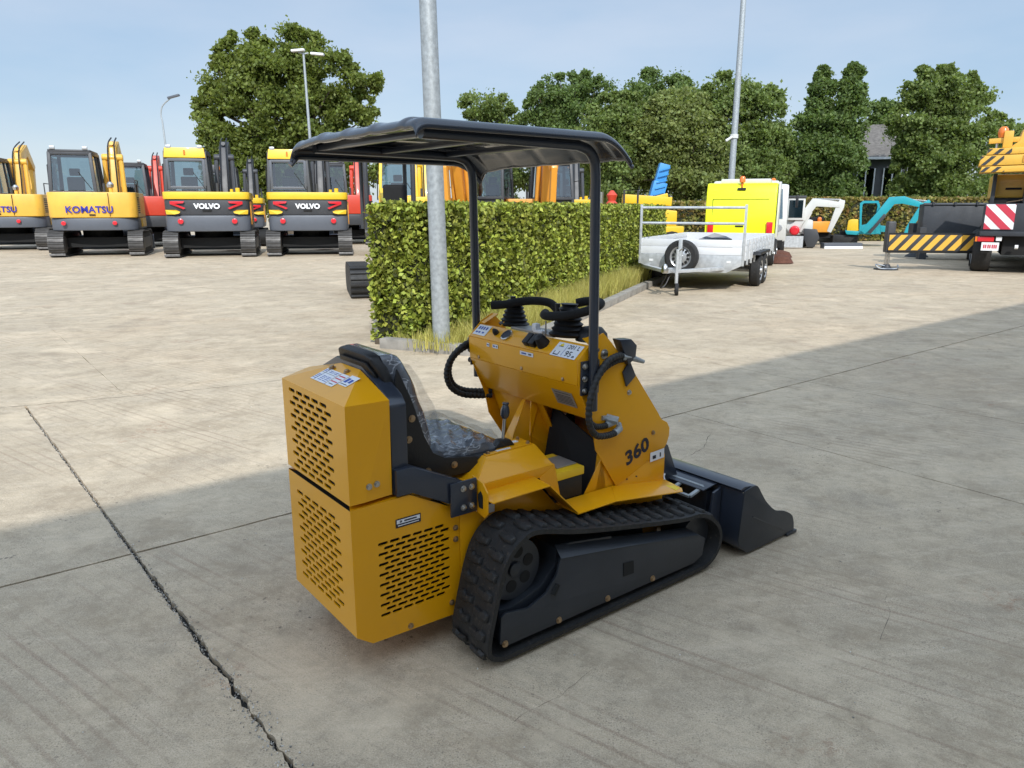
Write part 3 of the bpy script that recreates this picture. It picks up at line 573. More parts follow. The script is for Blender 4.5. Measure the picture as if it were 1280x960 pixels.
# upper engine box with faceted top
ZS, ZP = .985, 1.048; ub = MB(); V0 = dict(a=(-.41, .77, .648), b=(-.41, HWd, .648), c=(-.41, HWd, ZS), d=(-.41, .77, ZS), p=(-.245, .455, ZP), q=(-.245, .61, ZP), fr=(-.248, HWd + .004, ZS - .004), fl=(-.248, .90, ZS), bf=(-.248, HWd + .010, .648), bm=(-.355, HWd, .648), bl=(-.248, .90, .648))
slots(ub, (-.41, 0, 0), (0, -1, 0), (0, 0, 1), -.715, -.345, .655, .968, 5, 13, .055, .0145)
for x0, x1 in ((.77, .715), (.345, HWd)): ub.add([(-.41, x0, .655), (-.41, x1, .655), (-.41, x1, .968), (-.41, x0, .968)], [(0, 1, 2, 3)])
ub.add([(-.41, .77, .968), (-.41, HWd, .968), (-.41, HWd, ZS), (-.41, .77, ZS)], [(0, 1, 2, 3)]).add([(-.41, .77, .648), (-.41, HWd, .648), (-.41, HWd, .655), (-.41, .77, .655)], [(0, 1, 2, 3)])
for k in (('b', 'bm', 'fr', 'c'), ('bm', 'bf', 'fr'), ('c', 'fr', 'p'), ('d', 'c', 'p', 'q'), ('d', 'q', 'fl'), ('a', 'd', 'fl', 'bl'), ('a', 'b', 'bm', 'bf', 'bl')): ub.add([V0[i] for i in k], [tuple(range(len(k)))])
ub.build('upper_engine_cover', 'yellow', ML)
MB().bb((-.40, .265, .66), (-.26, .76, .975)).build('radiator_bay_shade', 'dark', ML)  # dark box painted as the shaded inside of the upper cover
for p in ((-.255 - .03, .60, ZP - .012), (-.275, .50, ZP - .012)): bolt(ML, p, (-.3, 0, 1), .009)
for p in ((-.338, HWd, .70), (-.308, HWd + .002, .702)): bolt(ML, p, (0, -1, 0), .0075, 'steel')
for p in ((-.20, HWd, .135), (-.022, HWd, .165), (.0, HWd, .46), (.0, HWd, .415)): bolt(ML, p, (0, -1, 0), .0075)
# labels on top of the engine box
def label(parent, name, m, O, X, Y, w, h, off=.0012):
    O, X, Y = Vector(O), Vector(X).normalized(), Vector(Y); Y = (Y - X * Y.dot(X)).normalized(); Z = X.cross(Y); O = O + Z * off
    o = MB().slab([O - X * w / 2 - Y * h / 2, O + X * w / 2 - Y * h / 2, O + X * w / 2 + Y * h / 2, O - X * w / 2 + Y * h / 2], Z * .0008).build(name, m, parent); return o, O, X, Y, Z
def bars(parent, L, spec):
    """printed bars / pictograms on a label: (x, y, w, h, material), fractions of metres"""
    o, O, X, Y, Z = L; by = {}
    for x, y, w, h, m in spec:
        c = O + X * x + Y * y + Z * .001
        by.setdefault(m, MB()).slab([c - X * w / 2 - Y * h / 2, c + X * w / 2 - Y * h / 2, c + X * w / 2 + Y * h / 2, c - X * w / 2 + Y * h / 2], Z * .0006)
    for m, b in by.items(): b.build('print', m, o)
tx = Vector((0, -1, 0)); ty = Vector((.165, 0, .063))
L1 = label(ML, 'instruction_label', 'white', (-.325, .565, .985 + .085 * .382 + .000), tx, ty, .115, .075)
bars(ML, L1, [(-.03, .0, .001, .07, 'print'), (0, .012, .105, .001, 'print')] + [(x, z, .028, .0022, 'bluep') for x in (-.042, -.0, .036) for z in (.028, .021, -.003, -.010, -.018, -.027)])
L2 = label(ML, 'instruction_label', 'white', (-.325, .475, .985 + .085 * .382), tx, ty, .055, .075); bars(ML, L2, [(0, z, .044, .005, 'redp') for z in (.022, .006, -.012)] + [(0, -.026, .03, .003, 'print')])
L3 = label(ML, 'instruction_label', 'white', (-.310, .412, .985 + .1 * .382), tx, ty, .06, .06); bars(ML, L3, [(-.012, .0, .018, .026, 'bluep'), (.014, .0, .016, .02, 'bluep'), (0, -.022, .045, .003, 'print')])
L = label(ML, 'warning_label', 'print', (-.195, HWd, .541), (1, 0, 0), (0, 0, 1), .10, .032); bars(ML, L, [(0, .005, .092, .014, 'white'), (-.03, .005, .009, .008, 'print'), (.008, .005, .05, .006, 'print'), (0, -.009, .084, .003, 'white')])
# navy seat frame: column plate, arm and hinge
fr = MB().ext('x', [(.258, .64), (.258, .955), (.285, .985), (.46, 1.065), (.66, 1.065), (.86, .98), (.875, .95), (.875, .64)], -.243, -.178); fr.build('seat_frame', 'navy', ML, bevel=.008)
MB().slab([(-.240, .235, .640), (-.178, .235, .640), (.02, .212, .540), (.02, .212, .645), (-.172, .235, .735), (-.240, .235, .735)], (0, .045, 0)).build('frame_arm', 'navy', ML, bevel=.006)
MB().bb((-.04, .207, .52), (.073, .216, .648)).build('hinge_plate', 'navy', ML, bevel=.003)
for x in (.012, .048):
    for z in (.548, .62): bolt(ML, (x, .207, z), (0, -1, 0), .008, 'steel')
hp = MB(); Y0, Y1, Z0, Z1 = .150, .245, .50, .632
hp.ext('x', [(Y1, Z0 + .02), (Y0 + .02, Z0), (Y0, Z0 + .02), (Y0, Z1 - .03), (Y0 + .03, Z1), (Y1, Z1 + .012)][::1], .078, .084)
hp.build('latch_plate', 'yellow', ML, bevel=.0015)
MB().ext('x', [(.178, .535), (.20, .535), (.206, .56), (.206, .585), (.19, .60), (.178, .585)], .0755, .0775).build('latch_slot', 'dark', ML)
L = label(ML, 'decal', 'white', (.135, HWd, .513), (1, 0, 0), (0, 0, 1), .085, .07, .002); bars(ML, L, [(-.01, -.012, .03, .012, 'bluep'), (.02, .01, .012, .02, 'print')])
# deck under the seat, lever housing, fender and foot shelf
MB().ext('y', [(-.17, .585), (.10, .575), (.10, .60), (-.17, .61)], .27, .96).build('seat_deck', 'yellow', ML, bevel=.002)
hz = MB(); T = [(.195, .322, .668), (.45, .332, .668), (.455, .44, .668), (.20, .43, .668)]; Bt = [(.095, .245, .600), (.475, .245, .600), (.50, .46, .600), (.10, .46, .600)]
hz.add(T + Bt, [(0, 1, 2, 3), (4, 5, 1, 0), (5, 6, 2, 1), (6, 7, 3, 2), (7, 4, 0, 3), (7, 6, 5, 4)]); hz.build('lever_housing', 'yellow', ML, bevel=.003)
MB().slab([(.205, .330, .6685), (.444, .340, .6685), (.449, .434, .6685), (.210, .424, .6685)], (0, 0, .003)).build('cover_plate', 'yellow', ML, bevel=.001)
for p in ((.222, .344), (.428, .352), (.43, .42), (.228, .412)): bolt(ML, (*p, .6715), (0, 0, 1), .006)
MB().slab([(.09, HWd - .0005, .560), (.40, HWd - .0005, .560), (.475, HWd - .0005, .600), (.095, HWd - .0005, .600)], (0, .006, 0)).build('housing_skirt', 'yellow', ML, bevel=.0015)
MB().slab([(.475, .2452, .600), (.50, .46, .600), (.56, .46, .44), (.515, .2452, .43), (.40, .2452, .56)][:4], (.005, 0, 0)).build('housing_front', 'yellow', ML)
MB().slab([(.40, .243, .560), (.475, .2445, .600), (.515, .2448, .43), (.455, .243, .475)], (0, .004, 0)).build('housing_gusset', 'yellow', ML)
MB().slab([(.086, HWd, .566), (.086, .125, .568), (.345, .115, .576), (.372, HWd, .566)], (0, 0, .005)).build('fender', 'yellow', ML, bevel=.0015)
MB().slab([(.345, .115, .5765), (.372, HWd, .5665), (.50, HWd, .432), (.490, .110, .428)], (.003, 0, .004)).build('fender', 'yellow', ML, bevel=.0015)
MB().slab([(.487, .108, .427), (.487, HWd, .427), (.81, HWd, .424), (.70, .112, .424)], (0, 0, .005)).build('foot_shelf', 'yellow', ML, bevel=.0015)
MB().slab([(.70, .112, .4245), (.81, HWd, .4245), (1.16, HWd, .372), (1.15, .135, .366), (1.125, .110, .364)], (0, 0, .005)).build('foot_shelf', 'yellow', ML, bevel=.0015)
MB().slab([(1.095, .125, .3745), (1.095, .20, .3795), (1.15, .22, .372), (1.145, .140, .368)], (0, 0, .0025)).build('reflector', 'yelp', ML)
# floor, battery, column
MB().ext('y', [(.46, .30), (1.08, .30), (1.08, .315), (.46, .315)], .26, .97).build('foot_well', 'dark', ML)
MB().bb((.50, .25, .43), (.64, .44, .52)).build('battery', 'black', ML, bevel=.006)
MB().bb((.492, .247, .52), (.648, .45, .556)).build('battery_lid', 'byellow', ML, bevel=.005)
MB().bb((.53, .285, .556), (.638, .40, .562)).build('battery_lid', 'silverlab', ML, bevel=.003)
MB().slab([(.50, .46, .59), (.50, .95, .59), (.62, .95, .50), (.62, .46, .50)], (0, 0, .006)).build('foot_plate', 'yellow', ML)
MB().slab([(.86, .56, .38), (.86, .985, .38), (.705, .985, .76), (.705, .60, .76)], (.006, 0, 0)).build('front_bulkhead', 'yellow', ML)
MB().slab([(.70, .615, .42), (.645, .60, .60), (.70, .66, .765), (.76, .66, .765), (.95, .60, .42)], (0, .006, 0)).build('console_rib', 'yellow', ML)
MB().slab([(.46, .52, .59), (.70, .70, .74), (.72, .74, .74), (.50, .62, .59)], (0, 0, .005)).build('console_brace', 'yellow', ML)
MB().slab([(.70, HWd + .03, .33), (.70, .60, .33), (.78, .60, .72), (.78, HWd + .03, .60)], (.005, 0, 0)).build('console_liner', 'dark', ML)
MB().slab([(.78, .25, .425), (.655, .25, .427), (.757, .25, .575)], (0, .005, 0)).build('shelf_gusset', 'yellow', ML, bevel=.001)
MB().slab([(.72, .25, .43), (.84, .25, .425), (.84, .36, .43), (.79, .36, .56), (.755, .25, .575)], (.002, .0, 0)).build('shelf_gusset', 'yellow', ML)
# console
CF = .992
side = [(.590, 1.008), (.668, 1.080), (.728, 1.108), (.776, 1.063), (.922, .908), (1.112, .676), (1.150, .655), (1.169, .625), (1.168, .590), (1.155, .555), (1.138, .535), (.833, .422), (.703, .613), (.680, .72), (.616, .860), (.597, .905)]
MB().ext('y', side, HWd - .007, HWd - .001).build('console_side', 'yellow', ML, bevel=.002)
MB().ext('y', [(.838, .4235), (1.137, .534), (1.148, .50), (1.148, .376), (.835, .4215)], HWd - .004, HWd + .003).build('console_side', 'yellow', ML, bevel=.001)
MB().ext('y', side, CF, CF + .006).build('console_side', 'yellow', ML, bevel=.002)
def band(name, a, b, th=.006, m='yellow', y0=HWd, y1=CF):
    d = Vector((b[0] - a[0], 0, b[1] - a[1])).normalized(); n = Vector((-d.z, 0, d.x)) * th
    return MB().slab([(a[0], y0, a[1]), (a[0], y1, a[1]), (b[0], y1, b[1]), (b[0], y0, b[1])], -n).build(name, m, ML, bevel=.0015)
band('console_panel', (.592, 1.010), (.655, 1.062)); band('console_panel', (.595, .905), (.5905, 1.007)); band('console_panel', (.684, .745), (.597, .902)); band('console_panel', (.90, .66), (.688, .748))
band('console_top', (.657, 1.062), (.70, 1.052)); band('console_top', (.70, 1.051), (.86, 1.0)); band('console_front', (.86, .999), (1.10, .70)); band('console_front', (1.10, .698), (1.14, .40))
for yy in (.33, .60, .92): bolt(ML, (.6, yy, .918), (-1, 0, 0), .008)
MB().slab([(.655, HWd + .002, 1.066), (.70, HWd + .002, 1.105), (.74, HWd + .002, 1.10), (.70, .33, 1.075)], (0, .004, 0)).build('console_gusset', 'yellow', ML)
MB().slab([(.66, .84, 1.064), (.70, .84, 1.062), (.76, .84, 1.045), (.70, .845, 1.095)], (0, .005, 0)).build('console_gusset', 'yellow', ML)
MB().slab([(.655, .955, 1.065), (.655, CF, 1.065), (.735, CF, 1.102), (.735, .955, 1.102)], (0, 0, .004)).build('console_gusset', 'yellow', ML)
cn = Vector((-.052, 0, .063)).normalized(); cx = Vector((0, -1, 0)); cy = Vector((.063, 0, .052))
def onp(y, t): return Vector((.592, y, 1.010)).lerp(Vector((.655, y, 1.062)), t)
L = label(ML, 'warning_label', 'white', onp(.935, .55), cx, cy, .095, .062); bars(ML, L, [(x, .012, .011, .018, 'bluep') for x in (-.03, -.012, .006, .026)] + [(x, -.014, .014, .009, 'bluep') for x in (-.028, -.008, .02)])
L = label(ML, 'noise_label', 'white', onp(.335, .42), cx, cy, .150, .074)
bars(ML, L, [(-.045, .015, .026, .003, 'print'), (-.045, .0215, .018, .01, 'yelp'), (-.045, .028, .006, .006, 'yelp'), (-.06, -.02, .003, .02, 'print'), (-.032, -.02, .003, .02, 'print'), (-.046, -.029, .03, .004, 'print'), (-.012, .0, .0012, .06, 'bluep')])
o_, O_, X_, Y_, Z_ = L
text('95', .040, 'print', o_, O_ + X_ * .022 - Y_ * .017 + Z_ * .001, X_, Y_); text('dB', .014, 'print', o_, O_ + X_ * .056 - Y_ * .026 + Z_ * .001, X_, Y_); text('201 L', .030, 'print', o_, O_ + X_ * .030 + Y_ * .019 + Z_ * .001, X_, Y_)
fx = Vector((0, -1, 0)); fz = Vector((-.004, 0, 1))
for y_, w in ((.84, .020), (.785, .040), (.56, .090)):
    L = label(ML, 'switch_label', 'white', (.5905, y_, .988), fx, fz, w, .017); bars(ML, L, [(-w * .2, 0, w * .35, .006, 'bluep'), (w * .25, 0, w * .22, .006, 'print')])
for (y_, m) in ((.825, 'k'), (.745, 'g')):
    c = onp(y_, .55)
    if m == 'k': MB().lathe(c, cn, [(.014, 0), (.014, .012), (.010, .022), (.004, .03)], 12).build('ignition_switch', 'black', ML, smooth=True)
    else:
        g = MB().lathe(c, cn, [(.030, 0), (.030, .008), (.025, .010), (.025, .006), (.001, .006)], 20).build('hour_meter', 'steel', ML, smooth=True); MB().lathe(c + cn * .0065, cn, [(.024, 0), (.024, .001)], 20).build('dial', 'print', g)
for k in (0, 1): MB().box(onp(.575 - k * .04, .5) + cn * .012, (.055, .034, .03), (0, -R(40), 0)).build('rocker_switch', 'black', ML, bevel=.003)
MB().lathe(onp(.49, .52), cn, [(.03, 0), (.026, .02), (.020, .045), (.006, .05)], 12).build('throttle_knob', 'black', ML, smooth=True)
MB().bb((.69, .50, 1.055), (.78, .80, 1.068)).build('valve_cover', 'silverlab', ML, bevel=.003); MB().box((.70, .63, 1.085), (.03, .03, .035)).build('white_cap', 'white', ML, bevel=.008); MB().box((.70, .60, 1.07), (.035, .06, .012)).build('white_cap', 'white', ML, bevel=.003)
# joysticks: bellows boot and padded grab loop
def joystick(c, sc, loop, tip=None):
    c = Vector(c); prof = []
    for i in range(13): r = .068 - .040 * (i / 12) ** .8; prof.append(((r + (.007 if i % 2 == 0 else -.003)) * sc, (.01 + i * .0095) * sc))
    j = MB().lathe(c, (.05, 0, 1), [(.07 * sc, 0)] + prof, 22).build('joystick_boot', 'black', ML, smooth=True)
    MB().tube(smoothpath(loop, 6), .0195, 14).build('hand_grip', 'foam', j, smooth=True); MB().cyl(c + Vector((0, 0, .1 * sc)), Vector(loop[len(loop) // 2]) + Vector((0, 0, .0)), .012, 8).build('stalk', 'black', j)
    if tip: MB().tube([Vector(tip) - Vector((0, 0, .06)), tip], [.010, .014], 10).build('thumb_lever', 'black', j, smooth=True)
joystick((.745, .845, 1.062), .98, [(.655, .900, 1.158), (.70, .86, 1.165), (.735, .815, 1.170), (.79, .80, 1.172), (.83, .835, 1.165), (.85, .80, 1.160), (.83, .745, 1.148), (.78, .70, 1.135)][:1] + [(.70, .845, 1.165), (.745, .80, 1.178), (.80, .755, 1.182), (.85, .71, 1.172), (.86, .665, 1.14)], (.735, .84, 1.20))
joystick((.745, .470, 1.062), 1.12, [(.72, .59, 1.150), (.685, .555, 1.148), (.68, .50, 1.150), (.70, .43, 1.160), (.74, .375, 1.175), (.80, .355, 1.195), (.855, .39, 1.205), (.85, .46, 1.205), (.82, .50, 1.195)])
MB().tube([(.80, .60, 1.07), (.80, .60, 1.13), (.80, .60, 1.185)], [.018, .010, .013], 10).build('control_lever', 'black', ML, smooth=True)
MB().cyl((.675, .535, 1.05), (.675, .535, 1.125), .0035, 8).build('link_rod', 'steel', ML)
MB().lathe((.80, .38, 1.05), (0, 0, 1), [(.07, 0), (.066, .03), (.045, .055), (.01, .062)], 16).build('filler_cap', 'black', ML, smooth=True)
# right-hand hose, left-hand hose and fittings
def ribhose(pts, r, name='hydraulic_hose'):
    P = smoothpath(pts, 22); rr = [r * (1.0 + .09 * math.sin(i * 1.15)) for i in range(len(P))]; return MB().tube(P, rr, 10).build(name, 'rubber', ML, smooth=True)
ribhose([(.83, .23, 1.000), (.78, .205, 1.012), (.70, .190, .995), (.635, .180, .93), (.600, .175, .85), (.600, .175, .765), (.645, .180, .705), (.715, .19, .688), (.775, .205, .683)], .0135)
ribhose([(.84, .235, .985), (.78, .222, .985), (.71, .215, .962), (.655, .207, .91), (.625, .20, .84), (.622, .20, .77), (.66, .205, .735), (.71, .215, .722), (.745, .225, .718)], .0125)
MB().cyl((.775, .205, .683), (.825, .222, .690), .015, 10).build('hose_fitting', 'galv', ML); MB().cyl((.825, .222, .690), (.835, .24, .705), .013, 8).build('hose_fitting', 'galv', ML)
MB().cyl((.745, .225, .718), (.80, .228, .725), .014, 10).build('hose_fitting', 'galv', ML); MB().cyl((.76, .24, .745), (.79, .20, .735), .018, 8).build('hose_fitting', 'galv', ML); MB().cyl((.73, .235, .75), (.77, .235, .745), .010, 8).build('hose_fitting', 'galv', ML)
MB().cyl((.83, .23, 1.0), (.875, .232, .992), .018, 8).build('hose_fitting', 'galv', ML); MB().cyl((.875, .232, .992), (.945, .21, .965), .015, 8, .008).build('hose_fitting', 'galv', ML)
MB().slab([(.80, .215, 1.075), (.87, .215, 1.07), (.905, .215, 1.04), (.90, .215, .99), (.86, .215, .96)], (0, .045, 0)).build('quick_coupler_bracket', 'navy', ML, bevel=.004)
MB().slab([(.84, .228, .93), (.88, .228, .975), (.92, .228, .905), (.865, .228, .865)], (0, .008, 0)).build('quick_coupler_bracket', 'navy', ML, bevel=.002)
bolt(ML, (.735, HWd - .007, 1.02), (0, -1, 0), .014, 'steel'); bolt(ML, (.89, HWd - .007, .835), (0, -1, 0), .008, 'steel'); bolt(ML, (1.055, HWd - .007, .625), (0, -1, 0), .007)
ribhose([(.66, .998, .985), (.60, 1.03, .965), (.53, 1.05, .905), (.500, 1.055, .83), (.52, 1.055, .76), (.58, 1.045, .715), (.66, 1.02, .70), (.72, .99, .70)], .0145)
ribhose([(.66, .998, .960), (.60, 1.045, .945), (.545, 1.07, .895), (.525, 1.075, .83), (.545, 1.07, .765), (.60, 1.06, .73), (.67, 1.03, .72), (.72, .99, .725)], .0145)
text('360', .088, 'print', ML, (.957, HWd - .0085, .556), Vector((.93, 0, .33)), Vector((-.33, 0, .93)), bold=.0026, width=.156, shear=.1)
L = label(ML, 'decal', 'white', (1.088, HWd - .0088, .513), (1, 0, .05), (0, 0, 1), .094, .044, .0012); bars(ML, L, [(-.02, -.004, .022, .016, 'print'), (.02, -.002, .008, .02, 'print')])
L = label(ML, 'data_plate', 'silverlab', (.640, .365, .826), (0, -1, 0), Vector((-.087, 0, .157)), .125, .078, .004); bars(ML, L, [(0, z, .10, .0022, 'print') for z in (.028, .014, .006, -.002, -.01, -.018, -.027)])
for k in ((.90, .33), (.96, .345)): bolt(ML, (k[0], HWd - .0, .44), (0, -1, 0), .003, 'print')
# lever on the housing
MB().ext('y', [(.27, .672), (.375, .672), (.35, .70), (.30, .705)], .365, .40).build('lever_gaiter', 'black', ML, bevel=.006)
MB().cyl((.325, .383, .70), (.335, .383, .79), .0065, 8).build('lever_rod', 'steel', ML); MB().lathe((.334, .383, .785), (.1, 0, 1), [(.010, 0), (.017, .012), (.018, .03), (.015, .045), (.011, .055), (.014, .06), (.012, .066)], 12).build('lever_knob', 'navy', ML, smooth=True)
for p, s in (((.385, .40), (.05, .022)), ((.30, .348), (.07, .014))): MB().bb((p[0] - s[0] / 2, p[1] - s[1] / 2, .6718), (p[0] + s[0] / 2, p[1] + s[1] / 2, .6728)).build('lever_label', 'white', ML)
# seat
sd = [(-.165, .62), (.16, .62), (.17, .64), (.165, .675), (.02, .70), (-.03, .73), (-.065, .80), (-.115, .95), (-.165, 1.06), (-.175, 1.02), (-.172, .70)]
for yy in (.335, .685): MB().ext('y', sd, yy, yy + .012).build('seat_bracket', 'black', ML, bevel=.003)
for p in ((-.115, .335, .875), (-.055, .335, .665), (.06, .335, .665), (-.13, .335, .80)): bolt(ML, p, (0, -1, 0), .009)
MB().bb((-.16, .347, .62), (.285, .79, .675)).build('seat_pan', 'black', ML, bevel=.02, seg=3)
def cushion(nx, ny, fn, name, m, parent, th):
    vs = []; fs = []
    for side_ in (0, 1):
        for i in range(nx + 1):
            for j in range(ny + 1): vs.append(fn(i / nx, j / ny, side_))
    k = (nx + 1) * (ny + 1); I = lambda i, j, s: s * k + i * (ny + 1) + j
    for i in range(nx):
        for j in range(ny): fs += [(I(i, j, 0), I(i + 1, j, 0), I(i + 1, j + 1, 0), I(i, j + 1, 0)), (I(i, j, 1), I(i, j + 1, 1), I(i + 1, j + 1, 1), I(i + 1, j, 1))]
    for i in range(nx): fs += [(I(i, 0, 0), I(i, 0, 1), I(i + 1, 0, 1), I(i + 1, 0, 0)), (I(i, ny, 0), I(i + 1, ny, 0), I(i + 1, ny, 1), I(i, ny, 1))]
    for j in range(ny): fs += [(I(0, j, 0), I(0, j + 1, 0), I(0, j + 1, 1), I(0, j, 1)), (I(nx, j, 0), I(nx, j, 1), I(nx, j + 1, 1), I(nx, j + 1, 0))]
    return MB().add(vs, fs).build(name, m, parent, smooth=True)
rr_ = random.Random(3)
def pillow(a, b): e = (1 - abs(2 * a - 1) ** 5) * (1 - abs(2 * b - 1) ** 5); return e ** .5 if e > 0 else 0
def sc_(a, b, s):
    e = pillow(a, b); ins = .018 * (1 - e); y = .352 + (.44) * b; x = -.085 + .385 * a
    w = .006 * math.sin(a * 23 + b * 9) * math.sin(b * 17 - a * 5) + .004 * math.sin(a * 41 - b * 30)
    return (x + (ins if a < .5 else -ins), y + (ins if b < .5 else -ins), (.655 if s else .685 + .045 * e + w * e + .02 * (1 - a) ** 3))
cushion(34, 34, sc_, 'seat_cushion', 'wrap', ML, 0)
def bc_(a, b, s):
    e = pillow(a, b); zz = .735 + .37 * a; yb = .352 + .33 * b; tp = 1 - .14 * max(0, (a - .55) / .45) ** 2; yb = .517 + (yb - .517) * tp; x = -.045 - .125 * a
    w = .003 * math.sin(a * 19 + b * 13) * math.sin(b * 15); return (x + (-.035 if s else .012 + .05 * e + w * e), yb, zz + (-.01 if b in (0, 1) else 0))
cushion(28, 28, bc_, 'backrest_cushion', 'wrap', ML, 0)
bs = MB(); prof = [(.345, .76), (.345, .98), (.360, 1.06), (.385, 1.100), (.415, 1.110), (.605, 1.110), (.635, 1.100), (.660, 1.06), (.675, .98), (.675, .76)]
bs.add([(-.10 - .155 * (z - .74) / .37 + .005, y_, z) for y_, z in prof] + [(-.075 - .135 * (z - .74) / .37 + .005, y_, z + .004) for y_, z in prof], [tuple(range(10)), tuple(range(10, 20))[::-1]] + [(i, (i + 1) % 10, 10 + (i + 1) % 10, 10 + i) for i in range(10)])
shell = bs.build('backrest_shell', 'black', ML, bevel=.012, seg=3)
MB().add([(-.112 - .155 * (z - .74) / .37 + .004, y_, z) for y_, z in ((.38, .93), (.38, 1.04), (.41, 1.08), (.61, 1.08), (.64, 1.04), (.64, .93))] + [(-.10 - .155 * (z - .74) / .37 + .004, y_, z) for y_, z in ((.38, .93), (.38, 1.04), (.41, 1.08), (.61, 1.08), (.64, 1.04), (.64, .93))], [(0, 1, 2, 3, 4, 5), (11, 10, 9, 8, 7, 6)] + [(i, (i + 1) % 6, 6 + (i + 1) % 6, 6 + i) for i in range(6)]).build('map_pocket', 'black', ML, bevel=.004)
for p in ((-.178, .42, .935), (-.178, .60, .935)): bolt(ML, p, (-1, 0, 0), .006, 'steel')
def film_(a, b): 
    zz = .76 + .30 * a; bulge = .018 * math.sin(PI * a) + .003 * math.sin(a * 17 + b * 7) + .003 * math.sin(b * 23)
    return (.030 - .130 * a + bulge, .352 + .30 * b, zz + .003 * math.sin(b * 9))
fv = [film_(i / 24, j / 24) for i in range(25) for j in range(25)]; MB().add(fv, [(i * 25 + j, i * 25 + j + 1, i * 25 + j + 26, i * 25 + j + 25) for i in range(24) for j in range(24)]).build('plastic_wrap', 'film', ML, smooth=True)
def film2(a, b):
    z = .738 + .008 * math.sin(a * 21 + b * 11) * math.sin(b * 16 - a * 7) + .006 * math.sin(a * 37 + b * 3); e = max(abs(2 * a - 1), abs(2 * b - 1)); return (-.09 + .405 * a, .34 + .465 * b, z - .045 * max(0, e - .8) / .2)
fv = [film2(i / 30, j / 30) for i in range(31) for j in range(31)]; MB().add(fv, [(i * 31 + j, i * 31 + j + 1, i * 31 + j + 32, i * 31 + j + 31) for i in range(30) for j in range(30)]).build('plastic_wrap', 'film', ML, smooth=True)
MB().tube(smoothpath([(.02, .80, .72), (.05, .83, .735), (.13, .835, .742), (.17, .81, .73)], 5), [.014] * 11 + [.014] * 5, 8).build('seat_belt_buckle', 'foam', ML, smooth=True)
# canopy: posts, frame, ribbed shell
def lrun(a, b, n=6): return [Vector(a).lerp(Vector(b), i / n) for i in range(n)]
for yy, sg in ((.215, 1), (1.018, -1)):
    path = lrun((.655, yy, .80), (.640, yy, 1.70), 3) + smoothpath([(.640, yy, 1.70), (.632, yy, 1.765), (.600, yy, 1.805), (.54, yy, 1.822)], 5) + [Vector((.20, yy, 1.826)), Vector((-.12, yy, 1.828))]
    MB().tube(path, .0195, 16).build('canopy_post', 'navy', ML, smooth=True)
    MB().bb((.602, yy + (.012 if sg > 0 else -.022), .865), (.70, yy + (.022 if sg > 0 else -.012), 1.005)).build('post_bracket', 'navy', ML, bevel=.003)
    for z in (.885, .935, .985): bolt(ML, (.617, yy + .010, z) if sg > 0 else (.617, yy + .010, z), (0, -1, 0), .009, 'steel')
MB().cyl((.655, .215, 1.045), (.655, .215, 1.055), .0215, 16).build('post_joint', 'navy', ML)
for xx in (-.10, .18, .50): MB().box((xx, .6165, 1.828), (.03, .77, .022)).build('canopy_crossbar', 'navy', ML, bevel=.003)
cv = []; cf = []; NX, NY = 50, 120; X0, X1, Y0, Y1 = -.185, .752, .135, 1.115
def roofz(a, b):
    q = lambda t: .5 - .5 * math.cos(PI * t) if t < .12 or t > .88 else t
    x = X0 + (X1 - X0) * a; y_ = Y0 + (Y1 - Y0) * b
    rd = lambda e, w: 1 - math.sqrt(max(0, 1 - max(0, 1 - e / w) ** 2))
    z = 1.868
    if a > .84: t = (a - .84) / .16; z -= .080 * t ** 1.9
    z -= .034 * rd(x - X0, .05) + .034 * rd(min(y_ - Y0, Y1 - y_), .04)
    fl = max(0, (b - .78) / .22); z -= .026 * fl ** 1.6
    ph = ((y_ - Y0 - .20) / .205) % 1; rib = math.exp(-((ph - .5) / .13) ** 2) if .08 < b < .98 else 0
    z += .0065 * rib * min(1, (x - X0) / .02 + .45) * (1 if a < .93 else .6)
    return (x, y_, z)
def nonu(t): return t + .055 * math.sin(4 * PI * t) * -1 if False else (t - math.sin(2 * PI * t) / (2 * PI) * .75)
for i in range(NX + 1):
    for j in range(NY + 1): cv.append(roofz(nonu(i / NX), nonu(j / NY)))
k = len(cv)
lip = []
cf = [(i * (NY + 1) + j, i * (NY + 1) + j + 1, (i + 1) * (NY + 1) + j + 1, (i + 1) * (NY + 1) + j) for i in range(NX) for j in range(NY)]
me_ = MB().add(cv, cf); cs = me_.build('canopy_roof', 'canopy', ML, smooth=True); so_ = cs.modifiers.new('s', 'SOLIDIFY'); so_.thickness = .012; so_.offset = -1
edge = [roofz(0, j / 30) for j in range(31)]; edge = [roofz(0, j / 60) for j in range(61)]; rim = MB(); 
rim.tube([Vector(roofz(i / 30, 1)) - Vector((0, 0, .010)) for i in range(31)], .011, 8); rim.tube([Vector(roofz(1, j / 30)) - Vector((0, 0, .008)) for j in range(31)], .008, 8)
rim.build('canopy_edge', 'canopy', ML, smooth=True)
